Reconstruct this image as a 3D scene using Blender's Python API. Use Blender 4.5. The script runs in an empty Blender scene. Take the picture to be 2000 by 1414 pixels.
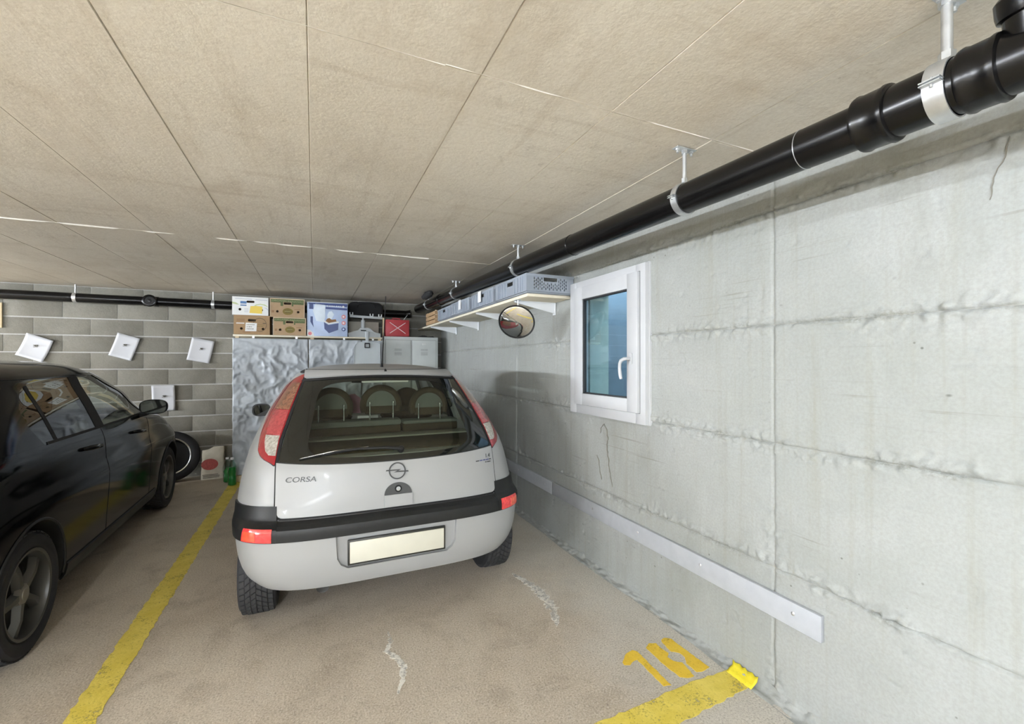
import bpy, bmesh, math, random
import numpy as np
from mathutils import Vector, Matrix

random.seed(7)
RNG = np.random.RandomState(11)
PI = math.pi
SC = bpy.context.scene
COL = SC.collection

# ------------------------------------------------------------------ camera
cam = bpy.data.cameras.new('camera')
cam.sensor_fit = 'HORIZONTAL'
cam.sensor_width = 36.0
cam.lens = 863.7 / 2000.0 * 36.0
cam.clip_start = 0.02
camo = bpy.data.objects.new('camera', cam)
COL.objects.link(camo)
camo.location = (0, 0, 1.45)
camo.rotation_euler = (math.radians(90.09), 0, math.radians(-24.09))
SC.camera = camo

# ------------------------------------------------------------------ world, exposure
world = bpy.data.worlds.new('world')
SC.world = world
world.use_nodes = True
bg = world.node_tree.nodes['Background']
bg.inputs[0].default_value = (0.95, 0.97, 1.0, 1)
bg.inputs[1].default_value = 3.6
SC.view_settings.view_transform = 'Standard'
SC.view_settings.look = 'None'
SC.view_settings.gamma = 1
SC.view_settings.use_curve_mapping = False
SC.view_settings.exposure = 1.1
SC.cycles.diffuse_bounces = 5
SC.cycles.max_bounces = 11
SC.cycles.transparent_max_bounces = 24
LAMP_STRENGTH = 330.0

XW, YB, ZC = 1.83, 6.82, 2.35          # right wall, back wall, ceiling
T = 0.23                                # thickness of the right wall
XL, YF = -8.5, -4.2                     # far left wall, wall behind the camera


# ------------------------------------------------------------------ materials
def new_mat(name):
    m = bpy.data.materials.new(name)
    m.use_nodes = True
    nt = m.node_tree
    b = nt.nodes['Principled BSDF']
    return m, nt, b


def plain(name, col, rough=0.6, metal=0.0, coat=0.0, spec=0.5, emit=0.0, alpha=1.0, var=0.0, vscale=8.0, bump=0.0,
          bscale=60.0):
    m, nt, b = new_mat(name)
    b.inputs['Base Color'].default_value = (*col, 1)
    b.inputs['Roughness'].default_value = rough
    b.inputs['Metallic'].default_value = metal
    b.inputs['Coat Weight'].default_value = coat
    b.inputs['Coat Roughness'].default_value = 0.06
    b.inputs['Specular IOR Level'].default_value = spec
    b.inputs['Alpha'].default_value = alpha
    if emit:
        b.inputs['Emission Color'].default_value = (*col, 1)
        b.inputs['Emission Strength'].default_value = emit
    tc = nt.nodes.new('ShaderNodeTexCoord')
    if var:
        n = nt.nodes.new('ShaderNodeTexNoise')
        n.inputs['Scale'].default_value = vscale
        n.inputs['Detail'].default_value = 6
        nt.links.new(tc.outputs['Object'], n.inputs['Vector'])
        r = nt.nodes.new('ShaderNodeValToRGB')
        r.color_ramp.elements[0].position = 0.3
        r.color_ramp.elements[1].position = 0.7
        r.color_ramp.elements[0].color = (*[c * (1 - var) for c in col], 1)
        r.color_ramp.elements[1].color = (*[min(1, c * (1 + var)) for c in col], 1)
        nt.links.new(n.outputs['Fac'], r.inputs['Fac'])
        nt.links.new(r.outputs['Color'], b.inputs['Base Color'])
    if bump:
        n2 = nt.nodes.new('ShaderNodeTexNoise')
        n2.inputs['Scale'].default_value = bscale
        n2.inputs['Detail'].default_value = 4
        nt.links.new(tc.outputs['Object'], n2.inputs['Vector'])
        bp = nt.nodes.new('ShaderNodeBump')
        bp.inputs['Strength'].default_value = bump
        bp.inputs['Distance'].default_value = 0.003
        nt.links.new(n2.outputs['Fac'], bp.inputs['Height'])
        nt.links.new(bp.outputs['Normal'], b.inputs['Normal'])
    return m


def thin_glass(name, tint=(0.9, 0.95, 0.93), rough=0.0, refl=1.0):
    """single sheet of glass: clear transmission with a Fresnel mirror coat"""
    m = bpy.data.materials.new(name)
    m.use_nodes = True
    nt = m.node_tree
    nt.nodes.clear()
    out = nt.nodes.new('ShaderNodeOutputMaterial')
    tr = nt.nodes.new('ShaderNodeBsdfTransparent')
    tr.inputs[0].default_value = (*tint, 1)
    gl = nt.nodes.new('ShaderNodeBsdfGlossy')
    gl.inputs['Roughness'].default_value = rough
    gl.inputs['Color'].default_value = (refl, refl, refl, 1)
    fr = nt.nodes.new('ShaderNodeFresnel')
    ge = nt.nodes.new('ShaderNodeNewGeometry')
    io = nt.nodes.new('ShaderNodeMath')
    io.operation = 'MULTIPLY_ADD'
    io.inputs[1].default_value = 1 / 1.5 - 1.5
    io.inputs[2].default_value = 1.5
    nt.links.new(ge.outputs['Backfacing'], io.inputs[0])
    nt.links.new(io.outputs[0], fr.inputs['IOR'])
    mx = nt.nodes.new('ShaderNodeMixShader')
    nt.links.new(fr.outputs[0], mx.inputs[0])
    nt.links.new(tr.outputs[0], mx.inputs[1])
    nt.links.new(gl.outputs[0], mx.inputs[2])
    nt.links.new(mx.outputs[0], out.inputs[0])
    return m


class NT:
    """small helper to write node graphs"""
    def __init__(s, nt):
        s.nt = nt
        s.tc = nt.nodes.new('ShaderNodeTexCoord')
        s.geo = nt.nodes.new('ShaderNodeNewGeometry')

    def pos(s, scale=(1, 1, 1), loc=(0, 0, 0)):
        mp = s.nt.nodes.new('ShaderNodeMapping')
        mp.inputs['Scale'].default_value = scale
        mp.inputs['Location'].default_value = loc
        s.nt.links.new(s.geo.outputs['Position'], mp.inputs['Vector'])
        return mp.outputs['Vector']

    def noise(s, vec, scale, detail=6, rough=0.55, dist=0.0):
        n = s.nt.nodes.new('ShaderNodeTexNoise')
        n.inputs['Scale'].default_value = scale
        n.inputs['Detail'].default_value = detail
        n.inputs['Roughness'].default_value = rough
        n.inputs['Distortion'].default_value = dist
        s.nt.links.new(vec, n.inputs['Vector'])
        return n.outputs['Fac']

    def voro(s, vec, scale, feature='F1'):
        n = s.nt.nodes.new('ShaderNodeTexVoronoi')
        n.feature = feature
        n.inputs['Scale'].default_value = scale
        s.nt.links.new(vec, n.inputs['Vector'])
        return n.outputs['Distance']

    def ramp(s, fac, a, b, ca=(0, 0, 0), cb=(1, 1, 1), interp='LINEAR'):
        r = s.nt.nodes.new('ShaderNodeValToRGB')
        r.color_ramp.interpolation = interp
        r.color_ramp.elements[0].position = a
        r.color_ramp.elements[1].position = b
        r.color_ramp.elements[0].color = (*ca, 1)
        r.color_ramp.elements[1].color = (*cb, 1)
        s.nt.links.new(fac, r.inputs['Fac'])
        return r.outputs['Color']

    def mix(s, fac, a, b, mode='MIX'):
        m = s.nt.nodes.new('ShaderNodeMix')
        m.data_type = 'RGBA'
        m.blend_type = mode
        for sock, v in ((m.inputs['Factor'], fac), (m.inputs['A'], a), (m.inputs['B'], b)):
            if hasattr(v, 'links') or isinstance(v, bpy.types.NodeSocket):
                s.nt.links.new(v, sock)
            elif isinstance(v, (int, float)):
                sock.default_value = v
            else:
                sock.default_value = (*v, 1)
        return m.outputs['Result']

    def math(s, op, a, b=0.0):
        m = s.nt.nodes.new('ShaderNodeMath')
        m.operation = op
        for i, v in enumerate((a, b)):
            if isinstance(v, bpy.types.NodeSocket):
                s.nt.links.new(v, m.inputs[i])
            else:
                m.inputs[i].default_value = v
        return m.outputs[0]

    def bump(s, h, strength, dist, b):
        bp = s.nt.nodes.new('ShaderNodeBump')
        bp.inputs['Strength'].default_value = strength
        bp.inputs['Distance'].default_value = dist
        s.nt.links.new(h, bp.inputs['Height'])
        s.nt.links.new(bp.outputs['Normal'], b.inputs['Normal'])

    def objrand(s):
        n = s.nt.nodes.new('ShaderNodeObjectInfo')
        return n.outputs['Random']


def concrete(name, c1, c2, dark, light, streak=(1, 1, 1), speck=0.5, rough=0.85, blotch=0.35, objvar=0.0, bump=0.4, marks=None):
    m, nt, b = new_mat(name)
    g = NT(nt)
    p = g.pos()
    big = g.noise(p, 1.3, 7, 0.6, 0.6)
    col = g.mix(g.ramp(big, 0.35, 0.65), c1, c2)
    mid = g.noise(g.pos(streak), 3.0, 8, 0.65, 0.3)
    col = g.mix(g.math('MULTIPLY', g.ramp(mid, 0.56, 0.74), blotch), col, dark)
    col = g.mix(g.math('MULTIPLY', g.ramp(g.noise(g.pos(streak, (7, 3, 1)), 4.0, 8, 0.7), 0.55, 0.75), blotch), col,
                light)
    fine = g.noise(p, 90, 4, 0.6)
    col = g.mix(g.math('MULTIPLY', g.ramp(fine, 0.35, 0.62, (1, 1, 1), (0, 0, 0)), 0.22), col, dark)
    # bug holes and specks
    sp = g.voro(p, 14)
    mask = g.ramp(g.noise(p, 5, 3), 0.5, 0.6)
    col = g.mix(g.math('MULTIPLY', g.math('MULTIPLY', g.ramp(sp, 0.035, 0.075, (1, 1, 1), (0, 0, 0)), mask), speck), col,
                [c * 0.45 for c in dark])
    if objvar:
        col = g.mix(g.math('MULTIPLY', g.objrand(), objvar), col, dark)
    if marks == 'wall':
        # cement slurry and dirt that leaked along the board joints; scratches; bigger blow holes
        sx = nt.nodes.new('ShaderNodeSeparateXYZ')
        nt.links.new(g.geo.outputs['Position'], sx.inputs[0])
        wob = g.math('ADD', sx.outputs['Z'], g.math('MULTIPLY', g.math('SUBTRACT', g.noise(p, 12, 5, 0.7), 0.5), 0.05))
        for zj in (0.56, 1.10, 1.615, 2.112):
            d = g.math('ABSOLUTE', g.math('SUBTRACT', wob, zj))
            band = g.math('MULTIPLY', g.ramp(d, 0.004, 0.022, (1, 1, 1), (0, 0, 0)), g.ramp(g.noise(p, 4, 4, 0.6), 0.40, 0.60))
            col = g.mix(g.math('MULTIPLY', g.math('MULTIPLY', band, g.ramp(g.noise(p, 70, 4, 0.7), 0.42, 0.60)), 0.6), col, [c * 0.85 for c in dark])
        sc = g.noise(g.pos((1, 1.6, 70)), 1.0, 4, 0.6)
        col = g.mix(g.math('MULTIPLY', g.math('MULTIPLY', g.ramp(sc, 0.60, 0.68), g.ramp(g.noise(p, 1.7, 3), 0.50, 0.62)), 0.55), col, dark)
        drip = g.noise(g.pos((1, 22, 0.8)), 1.0, 5, 0.65)
        col = g.mix(g.math('MULTIPLY', g.ramp(drip, 0.52, 0.75), 0.30), col, [dark[0] * 1.15, dark[1] * 1.08, dark[2] * .85])
        bh = g.voro(g.pos((1, 1, 1.6)), 7)
        col = g.mix(g.math('MULTIPLY', g.math('MULTIPLY', g.ramp(bh, 0.03, 0.075, (1, 1, 1), (0, 0, 0)), g.ramp(g.noise(p, 3.3, 3), 0.52, 0.58)), 0.7), col,
                    [c * 0.5 for c in dark])
    if marks == 'ceil':
        st = g.noise(g.pos((1.2, 9, 1)), 1.0, 6, 0.7, 0.5)
        col = g.mix(g.math('MULTIPLY', g.ramp(st, 0.54, 0.74), 0.45), col, dark)
        st2 = g.noise(g.pos((14, 0.9, 1)), 1.0, 6, 0.7, 0.3)
        col = g.mix(g.math('MULTIPLY', g.ramp(st2, 0.54, 0.74), 0.40), col, dark)
        sm = g.math('MULTIPLY', g.ramp(g.noise(g.pos((1.5, 1, 1)), 11, 6, 0.75), 0.58, 0.70), g.ramp(g.noise(p, 1.5, 3), 0.45, 0.6))
        col = g.mix(g.math('MULTIPLY', sm, 0.5), col, [c * 0.75 for c in dark])
    nt.links.new(col, b.inputs['Base Color'])
    b.inputs['Roughness'].default_value = rough
    b.inputs['Specular IOR Level'].default_value = 0.3
    h = g.math('ADD', g.math('MULTIPLY', fine, 0.5), g.noise(p, 25, 6, 0.6))
    g.bump(h, bump, 0.004, b)
    return m


M = {}
M['wall'] = concrete('wall_concrete', (0.295, 0.308, 0.292), (0.35, 0.362, 0.348), (0.185, 0.185, 0.155), (0.41, 0.423, 0.41),
                     (1, 1, 0.35), 0.75, 0.8, 0.42, 0.08, 0.5, 'wall')
M['wall_base'] = concrete('wall_joint_concrete', (0.28, 0.28, 0.25), (0.36, 0.355, 0.32), (0.17, 0.165, 0.14),
                          (0.6, 0.6, 0.56), (1, 1, 1), 0.6, 0.9, 0.5, 0, 0.8)
M['ceil'] = concrete('ceiling_concrete', (0.70, 0.65, 0.56), (0.78, 0.74, 0.655), (0.47, 0.40, 0.31),
                     (0.82, 0.78, 0.70), (1.0, 0.45, 1), 0.4, 0.8, 0.5, 0.14, 0.4, 'ceil')
M['ceil_joint'] = concrete('ceiling_joint_concrete', (0.44, 0.38, 0.30), (0.70, 0.65, 0.56), (0.28, 0.22, 0.15),
                           (0.75, 0.72, 0.64), (1, 1, 1), 0.3, 0.9, 0.5, 0, 0.4)
M['block'] = concrete('cement_block', (0.18, 0.172, 0.142), (0.265, 0.255, 0.218), (0.115, 0.108, 0.086), (0.32, 0.31, 0.275),
                      (1, 1, 1), 0.5, 0.9, 0.4, 0.22, 0.9)
M['mortar'] = concrete('pale_mortar', (0.34, 0.335, 0.315), (0.46, 0.46, 0.44), (0.22, 0.215, 0.19), (0.52, 0.52, 0.51),
                       (1, 1, 1), 0.3, 0.95, 0.4, 0, 0.8)


def floor_material():
    m, nt, b = new_mat('floor_concrete')
    g = NT(nt)
    p = g.pos()
    big = g.noise(p, 0.8, 8, 0.62, 0.8)
    col = g.mix(g.ramp(big, 0.33, 0.68), (0.43, 0.365, 0.285), (0.58, 0.515, 0.415))
    mid = g.noise(p, 3.5, 9, 0.7, 0.4)
    col = g.mix(g.math('MULTIPLY', g.ramp(mid, 0.50, 0.72), 0.60), col, (0.24, 0.19, 0.14))
    col = g.mix(g.math('MULTIPLY', g.ramp(g.noise(g.pos((1, 1, 1), (3, 9, 0)), 5.0, 9, 0.72), 0.55, 0.72), 0.5), col,
                (0.60, 0.54, 0.45))
    # paler cement grey towards the right wall
    sx = nt.nodes.new('ShaderNodeSeparateXYZ')
    nt.links.new(g.geo.outputs['Position'], sx.inputs[0])
    wob = g.math('ADD', sx.outputs['X'], g.math('MULTIPLY', g.math('SUBTRACT', g.noise(p, 2.5, 6, 0.65), 0.5), 0.9))
    edge = nt.nodes.new('ShaderNodeMapRange')
    edge.inputs['From Min'].default_value = 1.15
    edge.inputs['From Max'].default_value = 1.7
    nt.links.new(wob, edge.inputs['Value'])
    col = g.mix(g.math('MULTIPLY', edge.outputs[0], 0.75), col, (0.58, 0.565, 0.51))
    # gritty aggregate
    fine = g.noise(p, 120, 4, 0.7)
    col = g.mix(g.math('MULTIPLY', g.ramp(fine, 0.32, 0.5, (1, 1, 1), (0, 0, 0)), 0.6), col, (0.14, 0.115, 0.085))
    col = g.mix(g.math('MULTIPLY', g.ramp(fine, 0.54, 0.68), 0.6), col, (0.74, 0.69, 0.60))
    sp = g.voro(p, 40)
    col = g.mix(g.math('MULTIPLY', g.ramp(sp, 0.08, 0.16, (1, 1, 1), (0, 0, 0)),
                       g.math('MULTIPLY', g.ramp(g.noise(p, 6, 3), 0.5, 0.6), 0.6)), col, (0.6, 0.58, 0.52))
    nt.links.new(col, b.inputs['Base Color'])
    b.inputs['Roughness'].default_value = 0.62
    b.inputs['Specular IOR Level'].default_value = 0.35
    h = g.math('ADD', g.math('MULTIPLY', fine, 0.6), g.noise(p, 18, 7, 0.65))
    g.bump(h, 0.45, 0.006, b)
    return m


def paint_material(name, c1, c2, wear=0.43, soft=0.03, scale=85):
    """worn coat: bare floor shows where the coat has gone"""
    m, nt, b = new_mat(name)
    g = NT(nt)
    p = g.pos()
    col = g.mix(g.ramp(g.noise(p, 9, 7, 0.65), 0.35, 0.65), c1, c2)
    fine = g.noise(p, scale, 5, 0.75)
    worn = g.math('ADD', g.math('MULTIPLY', fine, 0.55), g.math('MULTIPLY', g.noise(p, 7, 6, 0.7), 0.45))
    dirt = g.ramp(g.noise(p, 40, 5, 0.7), 0.55, 0.75)
    col = g.mix(g.math('MULTIPLY', dirt, 0.35), col, [c * 0.55 for c in c1])
    nt.links.new(col, b.inputs['Base Color'])
    b.inputs['Roughness'].default_value = 0.6
    g.bump(g.math('ADD', fine, g.math('MULTIPLY', g.noise(p, 30, 4), 0.5)), 0.5, 0.004, b)
    nt.links.new(g.ramp(worn, wear - soft, wear + soft), b.inputs['Alpha'])
    return m


M['floor'] = floor_material()
M['yellow'] = paint_material('yellow_line_paint', (0.66, 0.52, 0.07), (0.78, 0.64, 0.13), 0.425)
M['yellow_new'] = paint_material('yellow_number_paint', (0.72, 0.47, 0.03), (0.80, 0.56, 0.05), 0.40)
M['yellow_fresh'] = paint_material('yellow_wall_paint', (0.66, 0.54, 0.02), (0.72, 0.61, 0.03), 0.36)
M['yellow_old'] = paint_material('faded_yellow_paint', (0.42, 0.36, 0.07), (0.50, 0.44, 0.11), 0.45)
M['efflor'] = paint_material('white_lime_deposit', (0.66, 0.63, 0.56), (0.76, 0.74, 0.68), 0.47, 0.06, 45)
M['fin'] = plain('pale_cement_fin', (0.80, 0.77, 0.70), 0.9, var=0.1, vscale=20)
M['crack'] = plain('crack_dark', (0.2, 0.19, 0.16), 0.95)
M['pvc'] = plain('white_pvc', (0.47, 0.48, 0.49), 0.35, var=0.03)
M['rubber_seal'] = plain('seal_black', (0.02, 0.02, 0.022), 0.6)
M['pane'] = thin_glass('window_glass', (0.82, 0.9, 0.93))
M['shaft_blue'] = plain('blue_insulation', (0.27, 0.34, 0.44), 0.8, var=0.15, vscale=3)
M['shaft_grey'] = plain('shaft_concrete', (0.50, 0.52, 0.47), 0.9, var=0.15, vscale=6)
M['reveal'] = plain('pale_window_reveal', (0.62, 0.65, 0.58), 0.8, var=0.08)
M['rail'] = plain('white_board', (0.37, 0.385, 0.405), 0.5, var=0.05, vscale=20)
M['screw'] = plain('zinc_screw', (0.7, 0.7, 0.7), 0.35, 0.8)
M['pipe'] = plain('black_plastic_pipe', (0.003, 0.0028, 0.0028), 0.25, 0, 0.0, 0.33, var=0.3, vscale=4)
M['zinc'] = plain('galvanised_steel', (0.62, 0.64, 0.65), 0.35, 0.85, var=0.12, vscale=30)
M['shelf_board'] = plain('cream_shelf_board', (0.72, 0.66, 0.52), 0.6, var=0.06)
M['shelf_under'] = plain('pale_laminate', (0.62, 0.60, 0.54), 0.5, var=0.05)
M['bracket'] = plain('white_bracket_steel', (0.74, 0.76, 0.78), 0.4)
M['crate'] = plain('grey_crate_plastic', (0.28, 0.315, 0.36), 0.45, var=0.06)
M['crate_in'] = plain('dark_contents', (0.03, 0.03, 0.035), 0.8)
M['label'] = plain('white_paper_label', (0.78, 0.78, 0.76), 0.8)
M['card'] = plain('brown_cardboard', (0.36, 0.235, 0.125), 0.85, var=0.08, vscale=12, bump=0.2)
M['card2'] = plain('tan_cardboard', (0.41, 0.285, 0.17), 0.85, var=0.08, vscale=12, bump=0.2)
M['card_edge'] = plain('pale_cardboard_edge', (0.66, 0.55, 0.40), 0.9)
M['card_white'] = plain('white_printed_cardboard', (0.80, 0.81, 0.80), 0.7, var=0.03)
M['inside'] = plain('box_inside', (0.10, 0.07, 0.045), 0.95)
M['green_print'] = plain('green_print', (0.11, 0.14, 0.06), 0.8, var=0.15, vscale=50)
M['pale_green_print'] = plain('pale_green_print', (0.30, 0.32, 0.17), 0.8)
M['ochre_print'] = plain('ochre_print', (0.22, 0.165, 0.045), 0.8, var=0.2, vscale=60)
M['dark_print'] = plain('dark_print', (0.10, 0.08, 0.05), 0.8)
M['brown_print'] = plain('brown_print', (0.25, 0.13, 0.06), 0.8)
M['yellow_print'] = plain('yellow_print', (0.80, 0.60, 0.12), 0.7)
M['blue_print'] = plain('blue_print', (0.10, 0.20, 0.40), 0.7)
M['grey_print'] = plain('grey_print', (0.55, 0.57, 0.62), 0.7)
M['lime_print'] = plain('lime_print', (0.55, 0.62, 0.35), 0.7)
M['cool_face'] = plain('pale_blue_print', (0.46, 0.56, 0.76), 0.4, var=0.2, vscale=4)
M['cool_light'] = plain('white_blue_print', (0.70, 0.78, 0.86), 0.4, var=0.1, vscale=6)
M['cool_navy'] = plain('navy_print', (0.035, 0.06, 0.20), 0.4)
M['cool_box'] = plain('dark_blue_print', (0.05, 0.075, 0.20), 0.4)
M['cool_red'] = plain('red_pink_print', (0.70, 0.22, 0.24), 0.5)
M['tarp'] = plain('grey_plastic_sheet', (0.40, 0.43, 0.455), 0.38, var=0.10, vscale=5)
M['wood'] = plain('raw_wood', (0.62, 0.50, 0.32), 0.7, var=0.12, vscale=9)
M['grey_plastic'] = plain('grey_plastic', (0.46, 0.49, 0.50), 0.45)
M['grey_case'] = plain('light_grey_case', (0.45, 0.49, 0.50), 0.5, var=0.04)
M['black_fabric'] = plain('black_fabric', (0.012, 0.012, 0.013), 0.85)
M['beige_board'] = plain('beige_board', (0.55, 0.53, 0.45), 0.8, var=0.06)
M['red_metal'] = plain('red_lacquered_metal', (0.42, 0.045, 0.055), 0.45, var=0.1)
M['strap_white'] = plain('white_strap', (0.75, 0.72, 0.72), 0.7)
M['locker'] = plain('locker_grey', (0.60, 0.635, 0.62), 0.45, var=0.03)
M['locker_dark'] = plain('locker_slot', (0.16, 0.17, 0.165), 0.6)
M['paper'] = plain('white_sheet', (0.52, 0.53, 0.55), 0.6)
M['bag_paper'] = plain('cream_paper_bag', (0.62, 0.58, 0.48), 0.85, var=0.08, vscale=20)
M['bag_red'] = plain('faded_red_print', (0.45, 0.10, 0.09), 0.8, var=0.25, vscale=60)
M['bottle_green'] = plain('green_liquid', (0.01, 0.22, 0.03), 0.15, coat=0.5)
M['bottle_clear'] = thin_glass('clear_bottle', (0.75, 0.85, 0.8))
M['cap_white'] = plain('white_cap', (0.8, 0.8, 0.8), 0.5)
M['lamp_body'] = plain('lamp_housing_white', (0.75, 0.75, 0.74), 0.5)
M['lamp_glow'] = plain('lamp_diffuser', (0.92, 0.985, 1.09), 0.5, emit=LAMP_STRENGTH)
M['lamp_strong'] = plain('lamp_tube_strong', (0.92, 0.985, 1.09), 0.5, emit=LAMP_STRENGTH * 3.2)
M['lamp_mid'] = plain('lamp_tube_mid', (0.92, 0.985, 1.09), 0.5, emit=LAMP_STRENGTH * 1.8)
M['mirror'] = plain('mirror_silver', (0.88, 0.89, 0.87), 0.02, 1.0)
M['mirror_dark'] = plain('dim_mirror', (0.25, 0.26, 0.24), 0.05, 1.0)
M['mirror_rim'] = plain('mirror_rim_black', (0.02, 0.02, 0.02), 0.4)
# cars
M['silver'] = plain('silver_car_paint', (0.335, 0.34, 0.335), 0.46, 0.12, 0.06)
M['black_paint'] = plain('black_car_paint', (0.0015, 0.0015, 0.002), 0.10, 0, 0.0, 0.28)
M['black_trim'] = plain('black_bumper_plastic', (0.011, 0.0115, 0.0115), 0.45, 0, 0, 0.35, var=0.1, vscale=30)
M['gap'] = plain('panel_gap', (0.004, 0.004, 0.004), 0.8)
M['frit'] = plain('black_glass_border', (0.006, 0.007, 0.006), 0.06, 0, 0.5)
M['car_glass'] = thin_glass('tinted_rear_glass', (0.62, 0.66, 0.58))
M['side_glass'] = thin_glass('side_glass', (0.72, 0.76, 0.72))
M['dark_glass'] = thin_glass('privacy_glass', (0.25, 0.27, 0.27))
M['lens_red'] = plain('red_lens', (0.27, 0.008, 0.014), 0.14, 0, 1.0, var=0.15, vscale=30)
M['lens_pink'] = plain('pink_red_lens', (0.36, 0.05, 0.055), 0.14, 0, 1.0, var=0.25, vscale=60)
M['lens_clear'] = plain('clear_lens', (0.45, 0.42, 0.37), 0.14, 0.2, 1.0, var=0.35, vscale=70)
M['lens_amber'] = plain('smoked_amber_lens', (0.24, 0.105, 0.06), 0.14, 0.1, 1.0, var=0.4, vscale=80)
M['lens_fog'] = plain('bright_red_lens', (0.70, 0.05, 0.05), 0.14, 0, 1.0, var=0.3, vscale=60)
M['lens_orange'] = plain('orange_red_lens', (0.74, 0.10, 0.05), 0.14, 0, 1.0, var=0.2, vscale=50)
M['plate'] = plain('pale_number_plate', (0.60, 0.585, 0.49), 0.45, var=0.03)
M['plate_frame'] = plain('plate_frame_black', (0.02, 0.02, 0.015), 0.45)
M['chrome'] = plain('dull_chrome', (0.55, 0.56, 0.56), 0.22, 1.0)
M['badge'] = plain('badge_grey', (0.07, 0.072, 0.072), 0.35, 0.4)
M['badge_blue'] = plain('badge_blue', (0.06, 0.07, 0.20), 0.5)
M['tyre'] = plain('tyre_rubber', (0.013, 0.013, 0.015), 0.75, bump=0.2)
M['tread'] = plain('tread_rubber', (0.028, 0.028, 0.029), 0.8)
M['alloy'] = plain('grey_alloy', (0.13, 0.13, 0.125), 0.42, 0.7)
M['alloy_hub'] = plain('hub_cap_metal', (0.28, 0.265, 0.23), 0.4, 0.5)
M['wheel_dark'] = plain('wheel_inner_dark', (0.01, 0.01, 0.01), 0.7)
M['seat_brown'] = plain('dark_seat_fabric', (0.075, 0.055, 0.032), 0.9, var=0.2, vscale=30)
M['seat_grey'] = plain('grey_seat_back', (0.20, 0.215, 0.185), 0.85, var=0.1)
M['trim_grey'] = plain('interior_trim', (0.30, 0.30, 0.25), 0.8)
M['pink'] = plain('pink_fabric', (0.60, 0.30, 0.40), 0.9)
M['brass_dark'] = plain('exhaust_metal', (0.05, 0.05, 0.048), 0.4, 0.9)


# ------------------------------------------------------------------ object helpers
def link(o, parent=None):
    COL.objects.link(o)
    if parent is not None:
        o.parent = parent
    return o


def tag(o, label=None, cat=None, group=None, kind=None):
    if label:
        o['label'] = label
    if cat:
        o['category'] = cat
    if group:
        o['group'] = group
    if kind:
        o['kind'] = kind
    return o


def thing(name, label, cat, loc=(0, 0, 0), rotz=0.0, group=None):
    o = bpy.data.objects.new(name, None)
    o.empty_display_size = 0.1
    link(o)
    o.location = loc
    o.rotation_euler = (0, 0, rotz)
    return tag(o, label, cat, group)


def me_obj(name, verts, faces, mat, parent=None, smooth=None, loc=None):
    me = bpy.data.meshes.new(name)
    me.from_pydata([tuple(v) for v in verts], [], [tuple(f) for f in faces])
    me.update()
    if mat is not None:
        me.materials.append(mat)
    if smooth is not None:
        me.polygons.foreach_set('use_smooth', [True] * len(me.polygons))
        if smooth < 179:
            me.set_sharp_from_angle(angle=math.radians(smooth))
    o = link(bpy.data.objects.new(name, me), parent)
    if loc is not None:
        o.location = loc
    return o


def copy_tree(o, parent=None):
    c = o.copy()
    COL.objects.link(c)
    c.parent = parent
    for ch in list(o.children):
        copy_tree(ch, c)
    return c


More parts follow.
